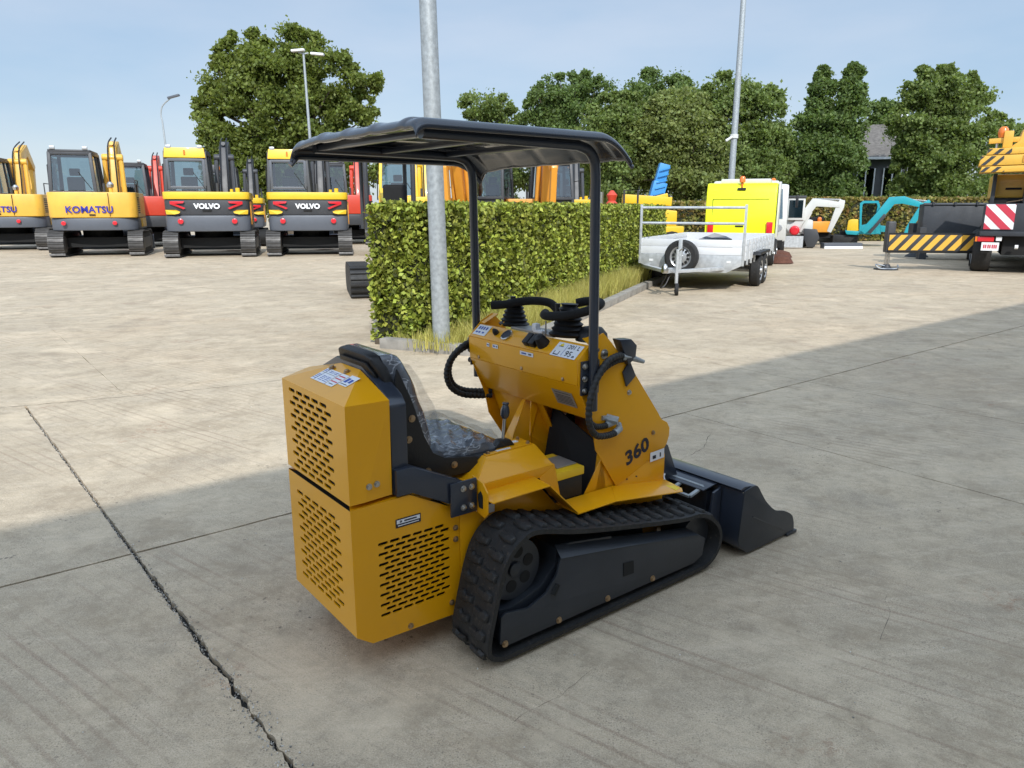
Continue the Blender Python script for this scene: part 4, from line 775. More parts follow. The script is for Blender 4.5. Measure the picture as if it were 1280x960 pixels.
# tracks
outl = smoothpath([(.10, .0, 0), (.03, .002, 0), (-.025, .030, 0), (-.035, .085, 0), (-.012, .19, 0), (.022, .315, 0), (.062, .40, 0), (.125, .45, 0), (.20, .462, 0), (.40, .408, 0), (.70, .345, 0), (1.0, .290, 0), (1.12, .278, 0), (1.20, .245, 0), (1.262, .19, 0), (1.288, .12, 0), (1.265, .05, 0), (1.20, .006, 0), (1.10, 0, 0), (.8, 0, 0), (.5, 0, 0)], 10, True)
ol = [Vector((p.x, p.y)) for p in outl]; cum = [0]
for a, b in zip(ol, ol[1:] + ol[:1]): cum.append(cum[-1] + (b - a).length)
def along(s):
    s %= cum[-1]
    for i in range(len(ol)):
        if cum[i + 1] >= s:
            a, b = ol[i], ol[(i + 1) % len(ol)]; t = (s - cum[i]) / max(1e-9, cum[i + 1] - cum[i]); d = (b - a).normalized(); return a.lerp(b, t), d
lug = MB()
for sgn, y0, y1 in ((1, .018, .104), (-1, .118, .204)):
    q = [(-.022, y0), (.010, y0 + .0), (.019, y0 + .03), (.006, (y0 + y1) / 2), (.014, y1), (-.018, y1), (-.028, (y0 + y1) / 2)] if sgn > 0 else [(-.018 + .025, y0), (.014 + .025, y0), (.006 + .025, (y0 + y1) / 2), (.019 + .025, y1 - .03), (.010 + .025, y1), (-.022 + .025, y1), (-.028 + .025, (y0 + y1) / 2)]
    n = len(q); c = (sum(p[0] for p in q) / n, sum(p[1] for p in q) / n)
    vs = [(a, b, 0) for a, b in q] + [(c[0] + (a - c[0]) * .7, c[1] + (b - c[1]) * .85, .021) for a, b in q] ; vs = [(v[0], v[1], v[2] * .68) for v in vs]; lug.add(vs, [tuple(range(n)), tuple(range(n, 2 * n))[::-1]] + [(i, (i + 1) % n, n + (i + 1) % n, n + i) for i in range(n)])
lugme = lug.mesh('lug', M['rubber'], .004, True)
for y0, mir in ((0, False), (1.008, True)):
    tr = empty('track', (0, y0, .021), 0); tr.parent = ML
    sc = 1.0; vs = []; fs = []; n = len(ol)
    for i, p in enumerate(ol):
        d = (ol[(i + 1) % n] - ol[i - 1]).normalized(); nn = Vector((-d.y, d.x)) * -1     # outline runs clockwise in u,z; outward is to the left
        for (yy, off) in ((0, 0), (.222, 0), (.222, -.018), (.155, -.018), (.140, -.030), (.085, -.030), (.070, -.018), (0, -.018)): 
            vs.append((p.x - nn.x * off * -1 * -1, yy, p.y - nn.y * off * -1 * -1))
    for i in range(n):
        for k in range(8): a, b = i * 8 + k, i * 8 + (k + 1) % 8; c, d_ = ((i + 1) % n) * 8 + (k + 1) % 8, ((i + 1) % n) * 8 + k; fs.append((a, b, c, d_))
    area = sum(ol[i].x * ol[(i + 1) % n].y - ol[(i + 1) % n].x * ol[i].y for i in range(n)) / 2
    cen = Vector((.6, .2)); vs2 = []
    for i, p in enumerate(ol):
        d = (ol[(i + 1) % n] - ol[i - 1]).normalized(); nn = Vector((d.y, -d.x)); nn = nn if area > 0 else -nn
        for (yy, off) in ((0, 0), (.222, 0), (.222, -.018), (.155, -.018), (.140, -.030), (.085, -.030), (.070, -.018), (0, -.018)): vs2.append((p.x + nn.x * off, yy, p.y + nn.y * off))
    belt = MB().add(vs2, fs).build('track_belt', 'rubber', tr, smooth=True)
    NL = 43
    for i in range(NL):
        p, d = along(i * cum[-1] / NL); nn = Vector((d.y, -d.x)) if area > 0 else Vector((-d.y, d.x)); T3, N3 = Vector((d.x, 0, d.y)), Vector((nn.x, 0, nn.y)); Y3 = N3.cross(T3)
        m = Matrix(((T3.x, 0, N3.x, p.x), (0, 1, 0, 0), (T3.z, 0, N3.z, p.y), (0, 0, 0, 1))); 
        o = obj('lug', lugme, tr); o.matrix_local = m
    MB().lathe((.142, .075, .318 - .021), (0, 1, 0), [(.118, 0), (.118, .03), (.1, .035), (.1, .095), (.118, .10), (.118, .13)], 36).build('sprocket', 'navydark', tr, smooth=True)
    for kk in range(6): a = kk * PI / 3 + .3; MB().lathe((.142 + .066 * math.cos(a), .0745, .297 + .066 * math.sin(a)), (0, -1, 0), [(.024, 0), (.024, .0012)], 16).build('lightening_hole', 'dark', tr)
    MB().lathe((.142, .074, .297), (0, -1, 0), [(.030, 0), (.028, .010), (.012, .016)], 16).build('hub', 'navydark', tr, smooth=True)
    MB().lathe((1.165, .06, .135), (0, 1, 0), [(.095, 0), (.1, .02), (.1, .10), (.095, .12)], 28).build('idler_wheel', 'navydark', tr, smooth=True)
    for xx in (.1, .25, .44, .62, .80, .98): MB().lathe((xx, .05, .075), (0, 1, 0), [(.042, 0), (.045, .02), (.045, .12), (.042, .14)], 18).build('track_roller', 'navydark', tr, smooth=True)
    MB().ext('y', [(.05, .175), (.10, .165), (.25, .205), (.318, .27), (.322, .335), (.40, .338), (.62, .30), (.62, .17), (.55, .06), (.05, .05)], .05, .19).build('track_frame', 'navydark', tr, bevel=.006)
    yf = .014 if not mir else .208
    g = MB(); ol2 = [(.03, .062), (.035, .165), (.055, .178), (.16, .160), (.245, .19), (.295, .245), (.313, .31), (.62, .262), (1.13, .172), (1.18, .142), (1.168, .062), (1.11, .040), (.07, .045)]
    g.ext('y', ol2, yf, yf + .012 if not mir else yf - .012); g.build('guard_plate', 'navydark', tr, bevel=.003)
    yi = yf + (.045 if not mir else -.045)
    MB().slab([(.313, yf, .3105), (.62, yf, .2625), (1.13, yf, .1725), (1.095, yi, .200), (.395, yi, .338), (.318, yi, .348)], (0, -.004, 0)).build('guard_plate', 'navydark', tr, bevel=.0015)
    MB().slab([(.652, yf - .0015, .185), (.712, yf - .0015, .178), (.716, yf - .0015, .122), (.655, yf - .0015, .125)], (0, -.001, 0)).build('guard_opening', 'dark', tr)
    MB().tube([(.275, yf - .001, .176), (.298, yf - .001, .212)], .012, 8).build('guard_opening', 'dark', tr)
    for xx in (.051, .308, .568, .834): bolt(tr, (xx, yf, .079 - .021), (0, -1, 0), .009)
    MB().bb((.35, .18 if not mir else -.02, .16), (.95, .26 if not mir else .06, .26)).build('track_mount', 'navydark', tr)
# loader arms and bucket
for yy in (.36, .84):
    MB().beam([(1.10, yy, .56), (1.24, yy, .46), (1.34, yy, .26), (1.40, yy, .14)], .05, [.10, .11, .10, .09], (0, 1, 0)).build('loader_arm', 'navy', ML, bevel=.004)
ba = [(1.415, .335), (1.475, .345), (1.515, .338), (1.555, .290), (1.60, .238), (1.68, .175), (1.76, .150), (1.83, .112), (1.855, .070), (1.862, .022), (1.60, .012), (1.475, .012), (1.405, .062), (1.392, .10)]
bk0, bk1 = -.015, 1.245
bkt = MB().ext('y', [(1.395, .10), (1.405, .062), (1.475, .010), (1.84, .008), (1.84, .018), (1.48, .022), (1.415, .07), (1.405, .10), (1.425, .322), (1.415, .325)], bk0 + .008, bk1 - .008).build('bucket_shell', 'navy', ML, bevel=.002)
MB().ext('y', [(1.412, .326), (1.428, .326), (1.535, .306), (1.515, .340), (1.43, .352), (1.395, .345)], bk0 + .01, bk1 - .01).build('bucket_rim', 'navy', ML, bevel=.003)
ba = ba[:1] + [(p.x, p.y) for p in smoothpath([(a, b, 0) for a, b in ba[1:10]], 4)] + ba[10:]
for yy in (bk0, bk1 - .008): MB().ext('y', ba, yy, yy + .008).build('bucket_side', 'navydark', ML, bevel=.002)
MB().slab([(1.49, bk0 - .001, .195), (1.80, bk0 - .001, .035), (1.80, bk0 - .001, .030), (1.49, bk0 - .001, .19)], (0, -.003, 0)).build('side_rib', 'navy', ML)
MB().bb((1.80, bk0 - .004, .004), (1.885, bk1 + .004, .020)).build('cutting_edge', 'navydark', ML, bevel=.003)
MB().bb((1.355, .15, .05), (1.392, 1.08, .30)).build('mount_plate', 'navydark', ML, bevel=.003)
MB().slab([(1.30, .13, .318), (1.405, .13, .330), (1.405, 1.10, .330), (1.30, 1.10, .318)], (0, 0, .007)).build('mount_lip', 'navy', ML, bevel=.002)
MB().slab([(1.302, .10, .04), (1.398, .10, .04), (1.398, .10, .325), (1.34, .10, .31)], (0, .012, 0)).build('mount_gusset', 'navy', ML, bevel=.002)
for xx in (1.25, 1.32): 
    pass
lad = MB()
for a, b in (((1.24, .16, .30), (1.24, .56, .30)), ((1.335, .16, .325), (1.335, .56, .325)), ((1.24, .16, .30), (1.335, .16, .325)), ((1.24, .27, .30), (1.335, .27, .325)), ((1.24, .42, .30), (1.335, .42, .325))): lad.beam([a, b], .010, .018, (0, 0, 1))
lad.build('step_grille', 'galv', ML); MB().tube(smoothpath([(1.335, .42, .34), (1.30, .36, .35), (1.25, .33, .345), (1.24, .30, .31)], 5), .008, 8).build('coupler_handle', 'frame', ML, smooth=True)
# ================================================================== excavators and other machines of the yard
shoe_cache = {}
def exc(lab, px, Y, yaw, W=2.75, k=1.0, style='plain', body='kyel', low='mgrey', boomc='kyel', cabc='dgrey', roofc=None, shoes=True, boom=None, bx=.62, cab=True, group='excavators parked in rows', front=False, gy=None, txt=None, name='excavator', L=3.3, blade=True, seat=True, z0=0.0, mats_top=None):
    """local: x to the right, y forward, z up; metres at k = 1"""
    g = at(px, 300, Y); e = empty(name, (g.x, Y, z0), R(yaw), lab, 'excavator', group); hw = W / 2; tw = .46
    rub = style in ('volvo',)
    for sx in (-1, 1):
        t = empty('track', (sx * (hw - tw / 2), 0, 0)); t.parent = e
        path = smoothpath([(0, .28, .03), (0, .06, .16), (0, -.02, .42), (0, .12, .70), (0, .45, .80), (0, L / 2, .78), (0, L - .45, .80), (0, L - .1, .68), (0, L, .42), (0, L - .1, .16), (0, L - .32, .03), (0, L / 2, .02)], 5, True)
        if shoes:
            key = (round(W, 2), L)
            if key not in shoe_cache:
                q = MB().box((0, 0, 0), (tw, .165, .035)); q.box((0, .05, .025), (tw, .022, .04)).box((0, -.04, .022), (tw, .022, .034)); shoe_cache[key] = q.mesh('track_shoe', M['trackst'], 0)
            c = [0]; 
            for a, b in zip(path, path[1:] + path[:1]): c.append(c[-1] + (b - a).length)
            ns_ = int(c[-1] / .175)
            for i in range(ns_):
                s = i * c[-1] / ns_; j = next(j for j in range(len(path)) if c[j + 1] >= s); a, b = path[j], path[(j + 1) % len(path)]; p = a.lerp(b, (s - c[j]) / max(1e-6, c[j + 1] - c[j])); d = (b - a).normalized(); nn = Vector((0, d.z, -d.y))
                if (p + nn * .1 - Vector((0, L / 2, .4))).length < (p - Vector((0, L / 2, .4))).length: nn = -nn
                X = d.cross(nn); o = obj('track_shoe', shoe_cache[key], t); o.matrix_local = Matrix(((X.x, d.x, nn.x, p.x), (X.y, d.y, nn.y, p.y), (X.z, d.z, nn.z, p.z + .02), (0, 0, 0, 1)))
        MB().ext('x', [(p.y + (L / 2 - p.y) * .03, .06 + (p.z - .02) * .9) for p in path], -tw * .42, tw * .42).build('track_chain', 'dark', t)
        MB().ext('x', [(.5, .25), (L - .5, .25), (L - .4, .45), (L - .6, .6), (.6, .6), (.4, .45)], -tw * .46, tw * .46).build('track_frame', low if style != 'komatsu' else 'dgrey', t)
        for yy in (.42, L - .42): MB().lathe((-tw * .47, yy, .41), (1, 0, 0), [(.25, 0), (.30, .03), (.30, tw * .94 - .03), (.25, tw * .94)], 16).build('track_wheel', 'trackst', t, smooth=True)
    MB().bb((-hw + tw, .7, .3), (hw - tw, L - .7, .62)).build('undercarriage', 'dark', e); MB().lathe((0, L / 2, .6), (0, 0, 1), [(.62, 0), (.62, .26)], 20).build('slew_ring', 'dark', e)
    if blade: MB().ext('x', [(L + .3, .08), (L + .42, .1), (L + .38, .45), (L + .45, .62), (L + .36, .6), (L + .3, .4)], -hw, hw).build('dozer_blade', low, e, bevel=.01)
    bw = hw * .93; ry = L / 2 - 1.62
    def plan(w, y0, y1, r, n=6):
        out = [(w, y1), (w, y0 + r)] + [(w - r + r * math.cos(a * PI / 2 / n), y0 + r - r * .8 * math.sin(a * PI / 2 / n)) for a in range(1, n)] + [(w * .5, y0 + .05), (0, y0), (-w * .5, y0 + .05)] + [(-w + r - r * math.sin(a * PI / 2 / n), y0 + r - r * .8 * math.cos(a * PI / 2 / n)) for a in range(1, n)] + [(-w, y0 + r), (-w, y1)]
        return out
    def ban(nm, m, z0, z1, w, y0, y1=None, r=.45, bev=.025): return MB().ext('z', plan(w, y0, y1 or L / 2 + .9, r), z0, z1).build(nm, m, e, bevel=bev)
    zt = 2.1
    if style == 'komatsu':
        ban('counterweight', 'mgrey', .86, 1.27, bw, ry + .02, r=.5, bev=.06); ban('hood', body, 1.275, zt, bw + .01, ry, r=.35, bev=.05)
        MB().bb((.50, ry - .015, 1.32), (.512, ry + .05, 2.07)).build('panel_gap', 'dark', e)
        lv = MB()
        for i in range(8): lv.bb((bw - .02, ry + .42 + i * .0, 1.42 + i * .07), (bw + .016, ry + .95, 1.455 + i * .07))
        lv.build('vent_louvre', 'dark', e); MB().bb((-.1, ry - .03, 1.345), (.08, ry, 1.39)).build('latch', 'dark', e)
        text('KOMATSU', .30, 'kblue', e, (-.08, ry - .012, 1.53), (1, 0, 0), (0, 0, 1), bold=.006, width=1.38, ext=.008)
        for x in (-.88, .62): MB().lathe((x, ry + .03, 1.10), (0, -1, 0), [(.07, 0), (.07, .05), (.05, .06)], 14).build('reflector', 'lred', e)
        MB().cyl((.55, ry + .5, zt), (.55, ry + .5, zt + .16), .06, 10).build('filler_neck', body, e); MB().lathe((.55, ry + .5, zt + .16), (0, 0, 1), [(.10, 0), (.11, .1), (.06, .18)], 12).build('beacon', 'steel', e)
        MB().bb((bw - .05, ry + 1.0, .95), (bw + .05, ry + 2.1, 1.25)).build('side_step', 'kyel', e, bevel=.02)
    elif style == 'volvo':
        ban('counterweight', 'mgrey', .84, 1.36, bw, ry, r=.4, bev=.07); ban('engine_cover', 'dgrey', 1.365, 1.86, bw - .01, ry + .05, r=.34, bev=.03); ban('hood', body, 1.865, zt, bw + .015, ry + .0, r=.34, bev=.035)
        text('VOLVO', .22, 'wlet', e, (0, ry + .035, 1.64), (1, 0, 0), (0, 0, 1), bold=.010, width=.80, ext=.008)
        for s in (-1, 1):
            x = s * .70; yq = ry + .04
            MB().slab([(s * 1.10, yq + .07, 1.80), (s * .66, yq, 1.80), (s * .70, yq, 1.74), (s * 1.10, yq + .07, 1.71)], (0, -.03, 0)).slab([(s * .95, yq + .01, 1.715), (s * 1.10, yq + .06, 1.71), (s * .70, yq, 1.55), (s * .64, yq, 1.59)], (0, -.03, 0)).build('tail_lamp', 'lred', e)
            MB().slab([(s * 1.24, yq + .16, 1.39), (s * .98, yq + .0, 1.39), (s * .84, yq - .02, 1.42), (s * .80, yq - .02, 1.47), (s * .92, yq + .0, 1.53), (s * 1.26, yq + .16, 1.53)], (0, -.06, 0)).build('side_trim', body, e)
            MB().lathe((s * .82, ry + .04, 1.17), (0, -1, 0), [(.085, 0), (.085, .05), (.06, .06)], 14).build('reflector', 'lred', e)
        MB().bb((-.14, ry + .0, 1.50), (.14, ry + .06, 1.535)).build('latch', 'dark', e); MB().cyl((.95, ry + .6, zt), (.95, ry + .6, zt + .14), .07, 10).build('filler_cap', body, e); MB().cyl((.75, ry + .75, zt), (.75, ry + .75, zt + .1), .05, 8).build('filler_cap', body, e)
        MB().bb((bw - .03, ry + .5, 1.05), (bw + .03, ry + 2.0, 1.8)).build('side_panel', 'oran', e, bevel=.02); MB().bb((-.02, ry + .55, zt + .0), (.01, ry + .56, zt + .2)).build('handle', 'dark', e)
    else:
        ban('counterweight', low, .84, 1.3, bw, ry, r=.45, bev=.06); ban('hood', body, 1.305, zt, bw, ry + .02, r=.4, bev=.06)
        if txt: text(txt[0], .25, txt[1], e, (0, ry - .0, 1.65), (1, 0, 0), (0, 0, 1), bold=.01, width=1.0, ext=.008)
        for i in range(5): MB().bb((bw - .3, ry - .0 + .05, 1.45 + i * .09), (bw + .012, ry + .9, 1.49 + i * .09)).build('vent_louvre', 'dark', e)
    MB().bb((-bw * .98, L / 2 - .7, .88), (bw * .98, L / 2 + 1.35, 1.3)).build('deck', 'dgrey', e, bevel=.03)
    # cab
    if cab:
        x0, x1, y0, y1, z0_, z1 = -bw + .02, -bw + 1.34, ry + .95, ry + 2.75, 1.3, 3.40
        ft = MB()
        tp = .06; P8 = [(x0, y0), (x1, y0), (x1, y1), (x0, y1)]; Pt = [(x0 + tp, y0 + .12), (x1 - tp, y0 + .12), (x1 - tp, y1 - .2), (x0 + tp, y1 - .2)]
        for a, b in zip(P8, Pt): ft.beam([(*a, z0_), (a[0], a[1], 2.15), (*b, z1)], .11, .11, (1, 0, 0))
        for i in range(4):
            a, b = Pt[i], Pt[(i + 1) % 4]; ft.beam([(*a, z1 - .03), (*b, z1 - .03)], .11, .12, (0, 0, 1)); a, b = P8[i], P8[(i + 1) % 4]; ft.beam([(*a, 2.1), (*b, 2.1)], .1, .14, (0, 0, 1))
        ft.beam([(x1, (y0 + y1) / 2 + .2, 2.1), (x1 - tp, (y0 + y1) / 2 + .2, z1)], .07, .07, (1, 0, 0)); fo = ft.build('cab_frame', cabc, e, bevel=.02)
        MB().bb((x0 + .03, y0 + .03, 1.3), (x1 - .03, y1 - .03, 2.12)).build('cab_body', cabc if style != 'plain' else 'dgrey', e, bevel=.03)
        MB().ext('z', [(x0 + .03, y0 + .05), (x1 - .03, y0 + .05), (x1 - .03, y1 - .15), (x0 + .03, y1 - .15)], z1, z1 + .09).build('cab_roof', cabc, e, bevel=.035)
        if roofc: MB().slab([(x0 + .02, y0 - .02, z1 - .20), (x1 - .02, y0 - .02, z1 - .20), (x1 - .06, y0 + .02, z1 + .12), (x0 + .06, y0 + .02, z1 + .12)], (0, .4, 0)).build('roof_panel', roofc, e, bevel=.02); MB().box(((x0 + x1) / 2, y0 - .02, z1 - .03), (.05, .06, .14)).build('hook', 'lora', e)
        gl = MB(); q = .045
        for (a, b, c, d) in ((P8[0], P8[1], Pt[1], Pt[0]), (P8[1], P8[2], Pt[2], Pt[1]), (P8[2], P8[3], Pt[3], Pt[2]), (P8[3], P8[0], Pt[0], Pt[3])): MB().add([(*a, 2.17), (*b, 2.17), (*c, z1 - .08), (*d, z1 - .08)], [(0, 1, 2, 3)]).build('window', 'glass', fo)
        if style == 'volvo':
            rf = MB(); 
            for a, b in (((x0 + .1, 2.2), (x1 - .1, 2.3)), ((x0 + .1, z1 - .32), (x1 - .1, z1 - .22))): rf.bb((a[0], y0 + .0, a[1]), (b[0], y0 + .11, b[1]))
            for a in (x0 + .05, x1 - .15): rf.bb((a, y0 - .01, 2.2), (a + .1, y0 + .10, z1 - .24))
            rf.build('window_surround', 'mgrey', e, bevel=.03)
        if seat:
            xm = (x0 + x1) / 2; MB().bb((xm - .26, y0 + .55, 2.0), (xm + .26, y0 + .72, 2.62)).build('seat', 'foam', e, bevel=.06, seg=3); MB().bb((xm - .16, y0 + .56, 2.66), (xm + .16, y0 + .68, 2.90)).build('headrest', 'foam', e, bevel=.04, seg=3)
            MB().cyl((xm, y1 - .5, 2.0), (xm, y1 - .35, 2.5), .03).build('steering_lever', 'dark', e)
            MB().tube([(x0 - .0, y1 - .1, 2.7), (x0 - .22, y1 + .05, 2.75), (x0 - .24, y1 + .05, 2.45)], .018, 6).build('mirror_arm', 'dark', e)
    if style == 'ropsopen':
        pass
    MB().tube([(bw - .08, ry + 1.1, zt), (bw - .08, ry + 1.1, zt + .42), (bw - .08, ry + 1.9, zt + .42), (bw - .08, ry + 1.9, zt - .2)], .022, 6).build('handrail', 'dgrey', e)
    MB().bb((.05, ry + .03, zt - .02), (.06, ry + .9, zt + .008)).bb((-.5, ry + .5, zt - .01), (.5, ry + .51, zt + .008)).build('panel_seam', 'dark', e)
    MB().cyl((.30, ry + .9, zt), (.30, ry + .9, zt + .3), .045, 8).build('exhaust', 'dgrey', e)
    if cab:
        for x in (x0 + .18, x1 - .18): MB().box((x, y0 + .05, z1 + .14), (.16, .08, .10)).build('work_lamp', 'rim', e, bevel=.015)
        MB().tube([(x1 - .1, y0 - .01, 2.2), (x1 - .45, y0 + .03, 2.75)], .012, 5).build('wiper', 'dark', e)
        MB().tube([(x0 - .02, y0 + .3, 2.0), (x0 - .10, y0 + .3, 2.0), (x0 - .08, y0 + .35, 3.0), (x0 + .02, y0 + .35, 3.05)], .02, 6).build('grab_rail', 'dark', e)
    # boom, stick, cylinders
    B = boom or [(L / 2 + 1.0, 1.35), (L / 2 + 1.35, 2.3), (L / 2 + 1.9, 3.55), (L / 2 + 2.6, 3.75), (L / 2 + 3.4, 3.1)]
    b = MB().beam([(bx, y, z) for y, z in B], .30, [.34] + [.50] * (len(B) - 2) + [.26]); bo = b.build('boom', boomc, e, bevel=.02)
    y, z = B[-1]; S_ = [(y - .1, z + .45), (y, z), (y - .25, z - 1.2), (y - .4, z - 2.2)]
    MB().beam([(bx, p[0], p[1]) for p in S_], .20, [.16, .34, .3, .2]).build('stick', boomc, e, bevel=.015)
    for s in (-1, 1):
        MB().cyl((bx + s * .30, B[0][0] + .05, 1.15), (bx + s * .26, B[2][0] - .2, B[2][1] - .25), .085, 10).build('boom_cylinder', boomc, e); 
        MB().tube(smoothpath([(bx + s * .10, B[0][0] - .2, 1.5), (bx + s * .12, B[1][0] - .32, B[1][1] + .2), (bx + s * .10, B[2][0] - .25, B[2][1] + .18), (bx + s * .08, B[3][0], B[3][1] + .35)], 5), .025, 6).build('hydraulic_hose', 'black', e)
    MB().lathe((bx - .34, B[2][0] - .2, B[2][1] - .2), (1, 0, 0), [(.11, 0), (.13, .05), (.13, .63), (.11, .68)], 12).build('boom_pin', boomc, e, smooth=True)
    MB().cyl((bx, B[2][0] - .1, B[2][1] + .3), (bx, S_[0][0], S_[0][1]), .07, 10).build('stick_cylinder', boomc, e)
    y, z = S_[-1]; MB().ext('x', [(y + .1, z + .1), (y - .15, z + .05), (y - .75, z - .15), (y - .85, z - .55), (y - .5, z - .75), (y - .05, z - .7), (y + .1, z - .3)], bx - .35, bx + .35).build('bucket', 'dgrey', e, bevel=.02)
    if k != 1: e.scale = (k, k, k)
    return e
YW = 18
exc('amber excavator cut by the left photo edge with a blue name across its hood', 3, 28.4, YW, style='komatsu', W=3.1, bx=.12, boom=[(2.6, 1.4), (2.9, 2.5), (3.1, 3.6), (3.9, 3.9), (4.7, 3.2)])
exc('amber excavator with black cab and blue name, left of the two yellow-topped ones', 120, 25.0, YW + 2, style='komatsu', W=2.82, bx=.42, boom=[(2.6, 1.4), (2.75, 2.5), (3.0, 3.55), (3.7, 3.75), (4.5, 3.1)])
exc('yellow and grey excavator with white name, next to the amber one', 262, 24.6, YW - 2, style='volvo', body='vyel', low='mgrey', boomc='dgrey', roofc='vyel', W=2.82, bx=.40)
exc('yellow and grey excavator with white name, nearest the canopy corner', 387, 25.3, YW - 6, style='volvo', body='vyel', low='mgrey', boomc='dgrey', roofc='vyel', W=2.8, bx=.36)
exc('red excavator with raised red boom standing between the amber and yellow machines', 183, 31, 20, body='red', low='dgrey', boomc='red', W=2.6, k=.98, bx=.35, shoes=False)
exc('yellow and grey second-row excavator mostly hidden behind the left white-lettered one', 296, 31.5, 16, style='volvo', body='vyel', boomc='dgrey', roofc='dgrey', W=2.6, k=.95, shoes=False)
exc('red orange excavator with raised boom behind the right white lettered one', 432, 33, 12, body='red', low='dgrey', boomc='red', W=2.6, k=1.02, bx=.65)
# compact excavator with open canopy behind the near end of the hedge
def compact():
    g = at(496, 300, 13.9); e = empty('compact_excavator', (g.x, 13.5, 0), R(15), 'compact excavator with open black four post canopy standing behind the hedge end', 'excavator')
    for sx in (-.60, .60):
        t = empty('track', (sx, 0, 0)); t.parent = e
        path = smoothpath([(0, .15, .03), (0, .02, .12), (0, -.02, .3), (0, .08, .48), (0, .3, .54), (0, 1.2, .54), (0, 1.7, .5), (0, 1.85, .3), (0, 1.7, .06), (0, 1, .02)], 6, True)
        MB().ext('x', [(p.y, p.z) for p in path], -.19, .19).build('track_belt', 'rubber', t)
        c = [0]
        for a, b in zip(path, path[1:] + path[:1]): c.append(c[-1] + (b - a).length)
        lm = MB().box((0, 0, .018), (.37, .055, .036)).mesh('lug', M['rubber'], .006, True); n = 40
        for i in range(n):
            s = i * c[-1] / n; j = next(j for j in range(len(path)) if c[j + 1] >= s); a, b = path[j], path[(j + 1) % len(path)]; p = a.lerp(b, (s - c[j]) / max(1e-6, c[j + 1] - c[j])); d = (b - a).normalized(); nn = Vector((0, d.z, -d.y))
            if (p + nn * .1 - Vector((0, .9, .28))).length < (p - Vector((0, .9, .28))).length: nn = -nn
            X = d.cross(nn); o = obj('lug', lm, t); o.matrix_local = Matrix(((X.x, d.x, nn.x, p.x), (X.y, d.y, nn.y, p.y), (X.z, d.z, nn.z, p.z), (0, 0, 0, 1)))
    MB().bb((-.3, .3, .2), (.3, 1.6, .55)).build('undercarriage', 'dark', e)
    MB().ext('z', [(.62, 1.6), (.62, .5), (.45, .3), (-.05, .3), (-.2, .5), (-.2, 1.6)], .58, 1.2).build('body', 'vyel', e, bevel=.05)
    MB().bb((-.27, .55, 1.2), (.27, 1.05, 1.4)).build('seat', 'foam', e, bevel=.04); MB().ext('x', [(.50, 1.35), (.63, 1.35), (.60, 2.02), (.50, 2.0)], -.10, .34).build('seat_back', 'foam', e, bevel=.06, seg=4)
    for x in (-.42, .42):
        MB().tube(smoothpath([(x, .3, 1.2), (x, .28, 1.9), (x, .3, 2.45), (x * .95, .45, 2.55)], 4), .045, 10).build('canopy_post', 'dgrey', e, smooth=True); MB().tube([(x, 1.5, 1.2), (x, 1.45, 2.5)], .04, 10).build('canopy_post', 'dgrey', e, smooth=True)
    MB().bb((-.50, .2, 2.52), (.50, 1.6, 2.58)).build('canopy_roof', 'dgrey', e, bevel=.02)
    MB().beam([(.1, 1.6, .9), (.1, 2.0, 1.6), (.1, 2.7, 1.9)], .15, .22).build('boom', 'vyel', e); return e
compact()
OG = 'excavators parked in rows'
exc('yellow excavator with pale cab windows seen through the open black canopy', 520, 25, 10, body='vyel', low='mgrey', boomc='vyel', cabc='vyel', W=2.6, k=.93, shoes=False)
tall = [(2.6, 1.4), (2.9, 2.3), (3.0, 3.1), (3.6, 3.5), (4.3, 2.4)]
exc('orange excavator facing forward whose leaning boom shows left of the far canopy post', 612, 29, 168, body='oran', low='dgrey', boomc='oran', W=2.6, k=.92, shoes=False, bx=.35)
exc('orange excavator facing forward whose straight stick rises in the middle above the hedge', 664, 28, 186, body='oran', low='dgrey', boomc='oran', W=2.6, k=.90, shoes=False, bx=-.1)
exc('yellow and grey excavator with white name showing just above the hedge', 704, 27.5, 0, style='volvo', body='vyel', low='mgrey', boomc='dgrey', roofc='dgrey', W=2.8, k=.90, shoes=False, bx=.75)
# aerial lifts beyond the hedge
def lift(px, Y, lab, m, top, base_w=2.2, arm=None, yaw=0):
    g = at(px, 300, Y); e = empty('boom_lift', (g.x, Y, 0), R(yaw), lab, 'aerial lift')
    MB().bb((-base_w / 2, -.9, .5), (base_w / 2, .9, 1.0)).build('chassis', m, e, bevel=.05)
    for x in (-base_w / 2 + .4, base_w / 2 - .4):
        for y in (-.85, .85): MB().lathe((x, y - .12, .42), (0, 1, 0), [(.38, 0), (.42, .05), (.42, .2), (.38, .25)], 16).build('wheel', 'tyre', e, smooth=True)
    MB().ext('y', [(-base_w * .42, 1.0), (base_w * .42, 1.0), (base_w * .42, 1.5), (-base_w * .1, 1.62), (-base_w * .42, 1.5)], -.7, .7).build('turret', m, e, bevel=.05)
    if arm:
        for i, (a, b, w) in enumerate(arm): MB().beam([a, b], w, w * 1.1, (0, 1, 0)).build('boom_section', m, e, bevel=.02)
    return e
lift(800, 26, 'low yellow boom lift with long horizontal arm above the end of the hedge', 'vyel', 2, 2.6, [((-.7, -.3, 1.9), (.95, -.3, 1.8), .26), ((-.75, .1, 1.62), (.9, .1, 2.02), .12)])
e = lift(818, 31, 'blue telescopic boom lift raised steeply behind the yellow one', 'blue', 3, 2.0, [((-.2, 0, 1.3), (.12, 0, 2.6), .50), ((.05, 0, 2.4), (.28, 0, 3.3), .38)])
for i in range(6): MB().box((-.02 + i * .055, -.28, 1.9 + i * .24), (.42, .04, .04), (0, -.25, 0)).build('rung', 'blue', e)
g = at(767, 300, 25); e = empty('plate_compactor', (g.x, 25, 0), 0, 'small red machine with black roll bar just left of the yellow boom lift', 'machine')
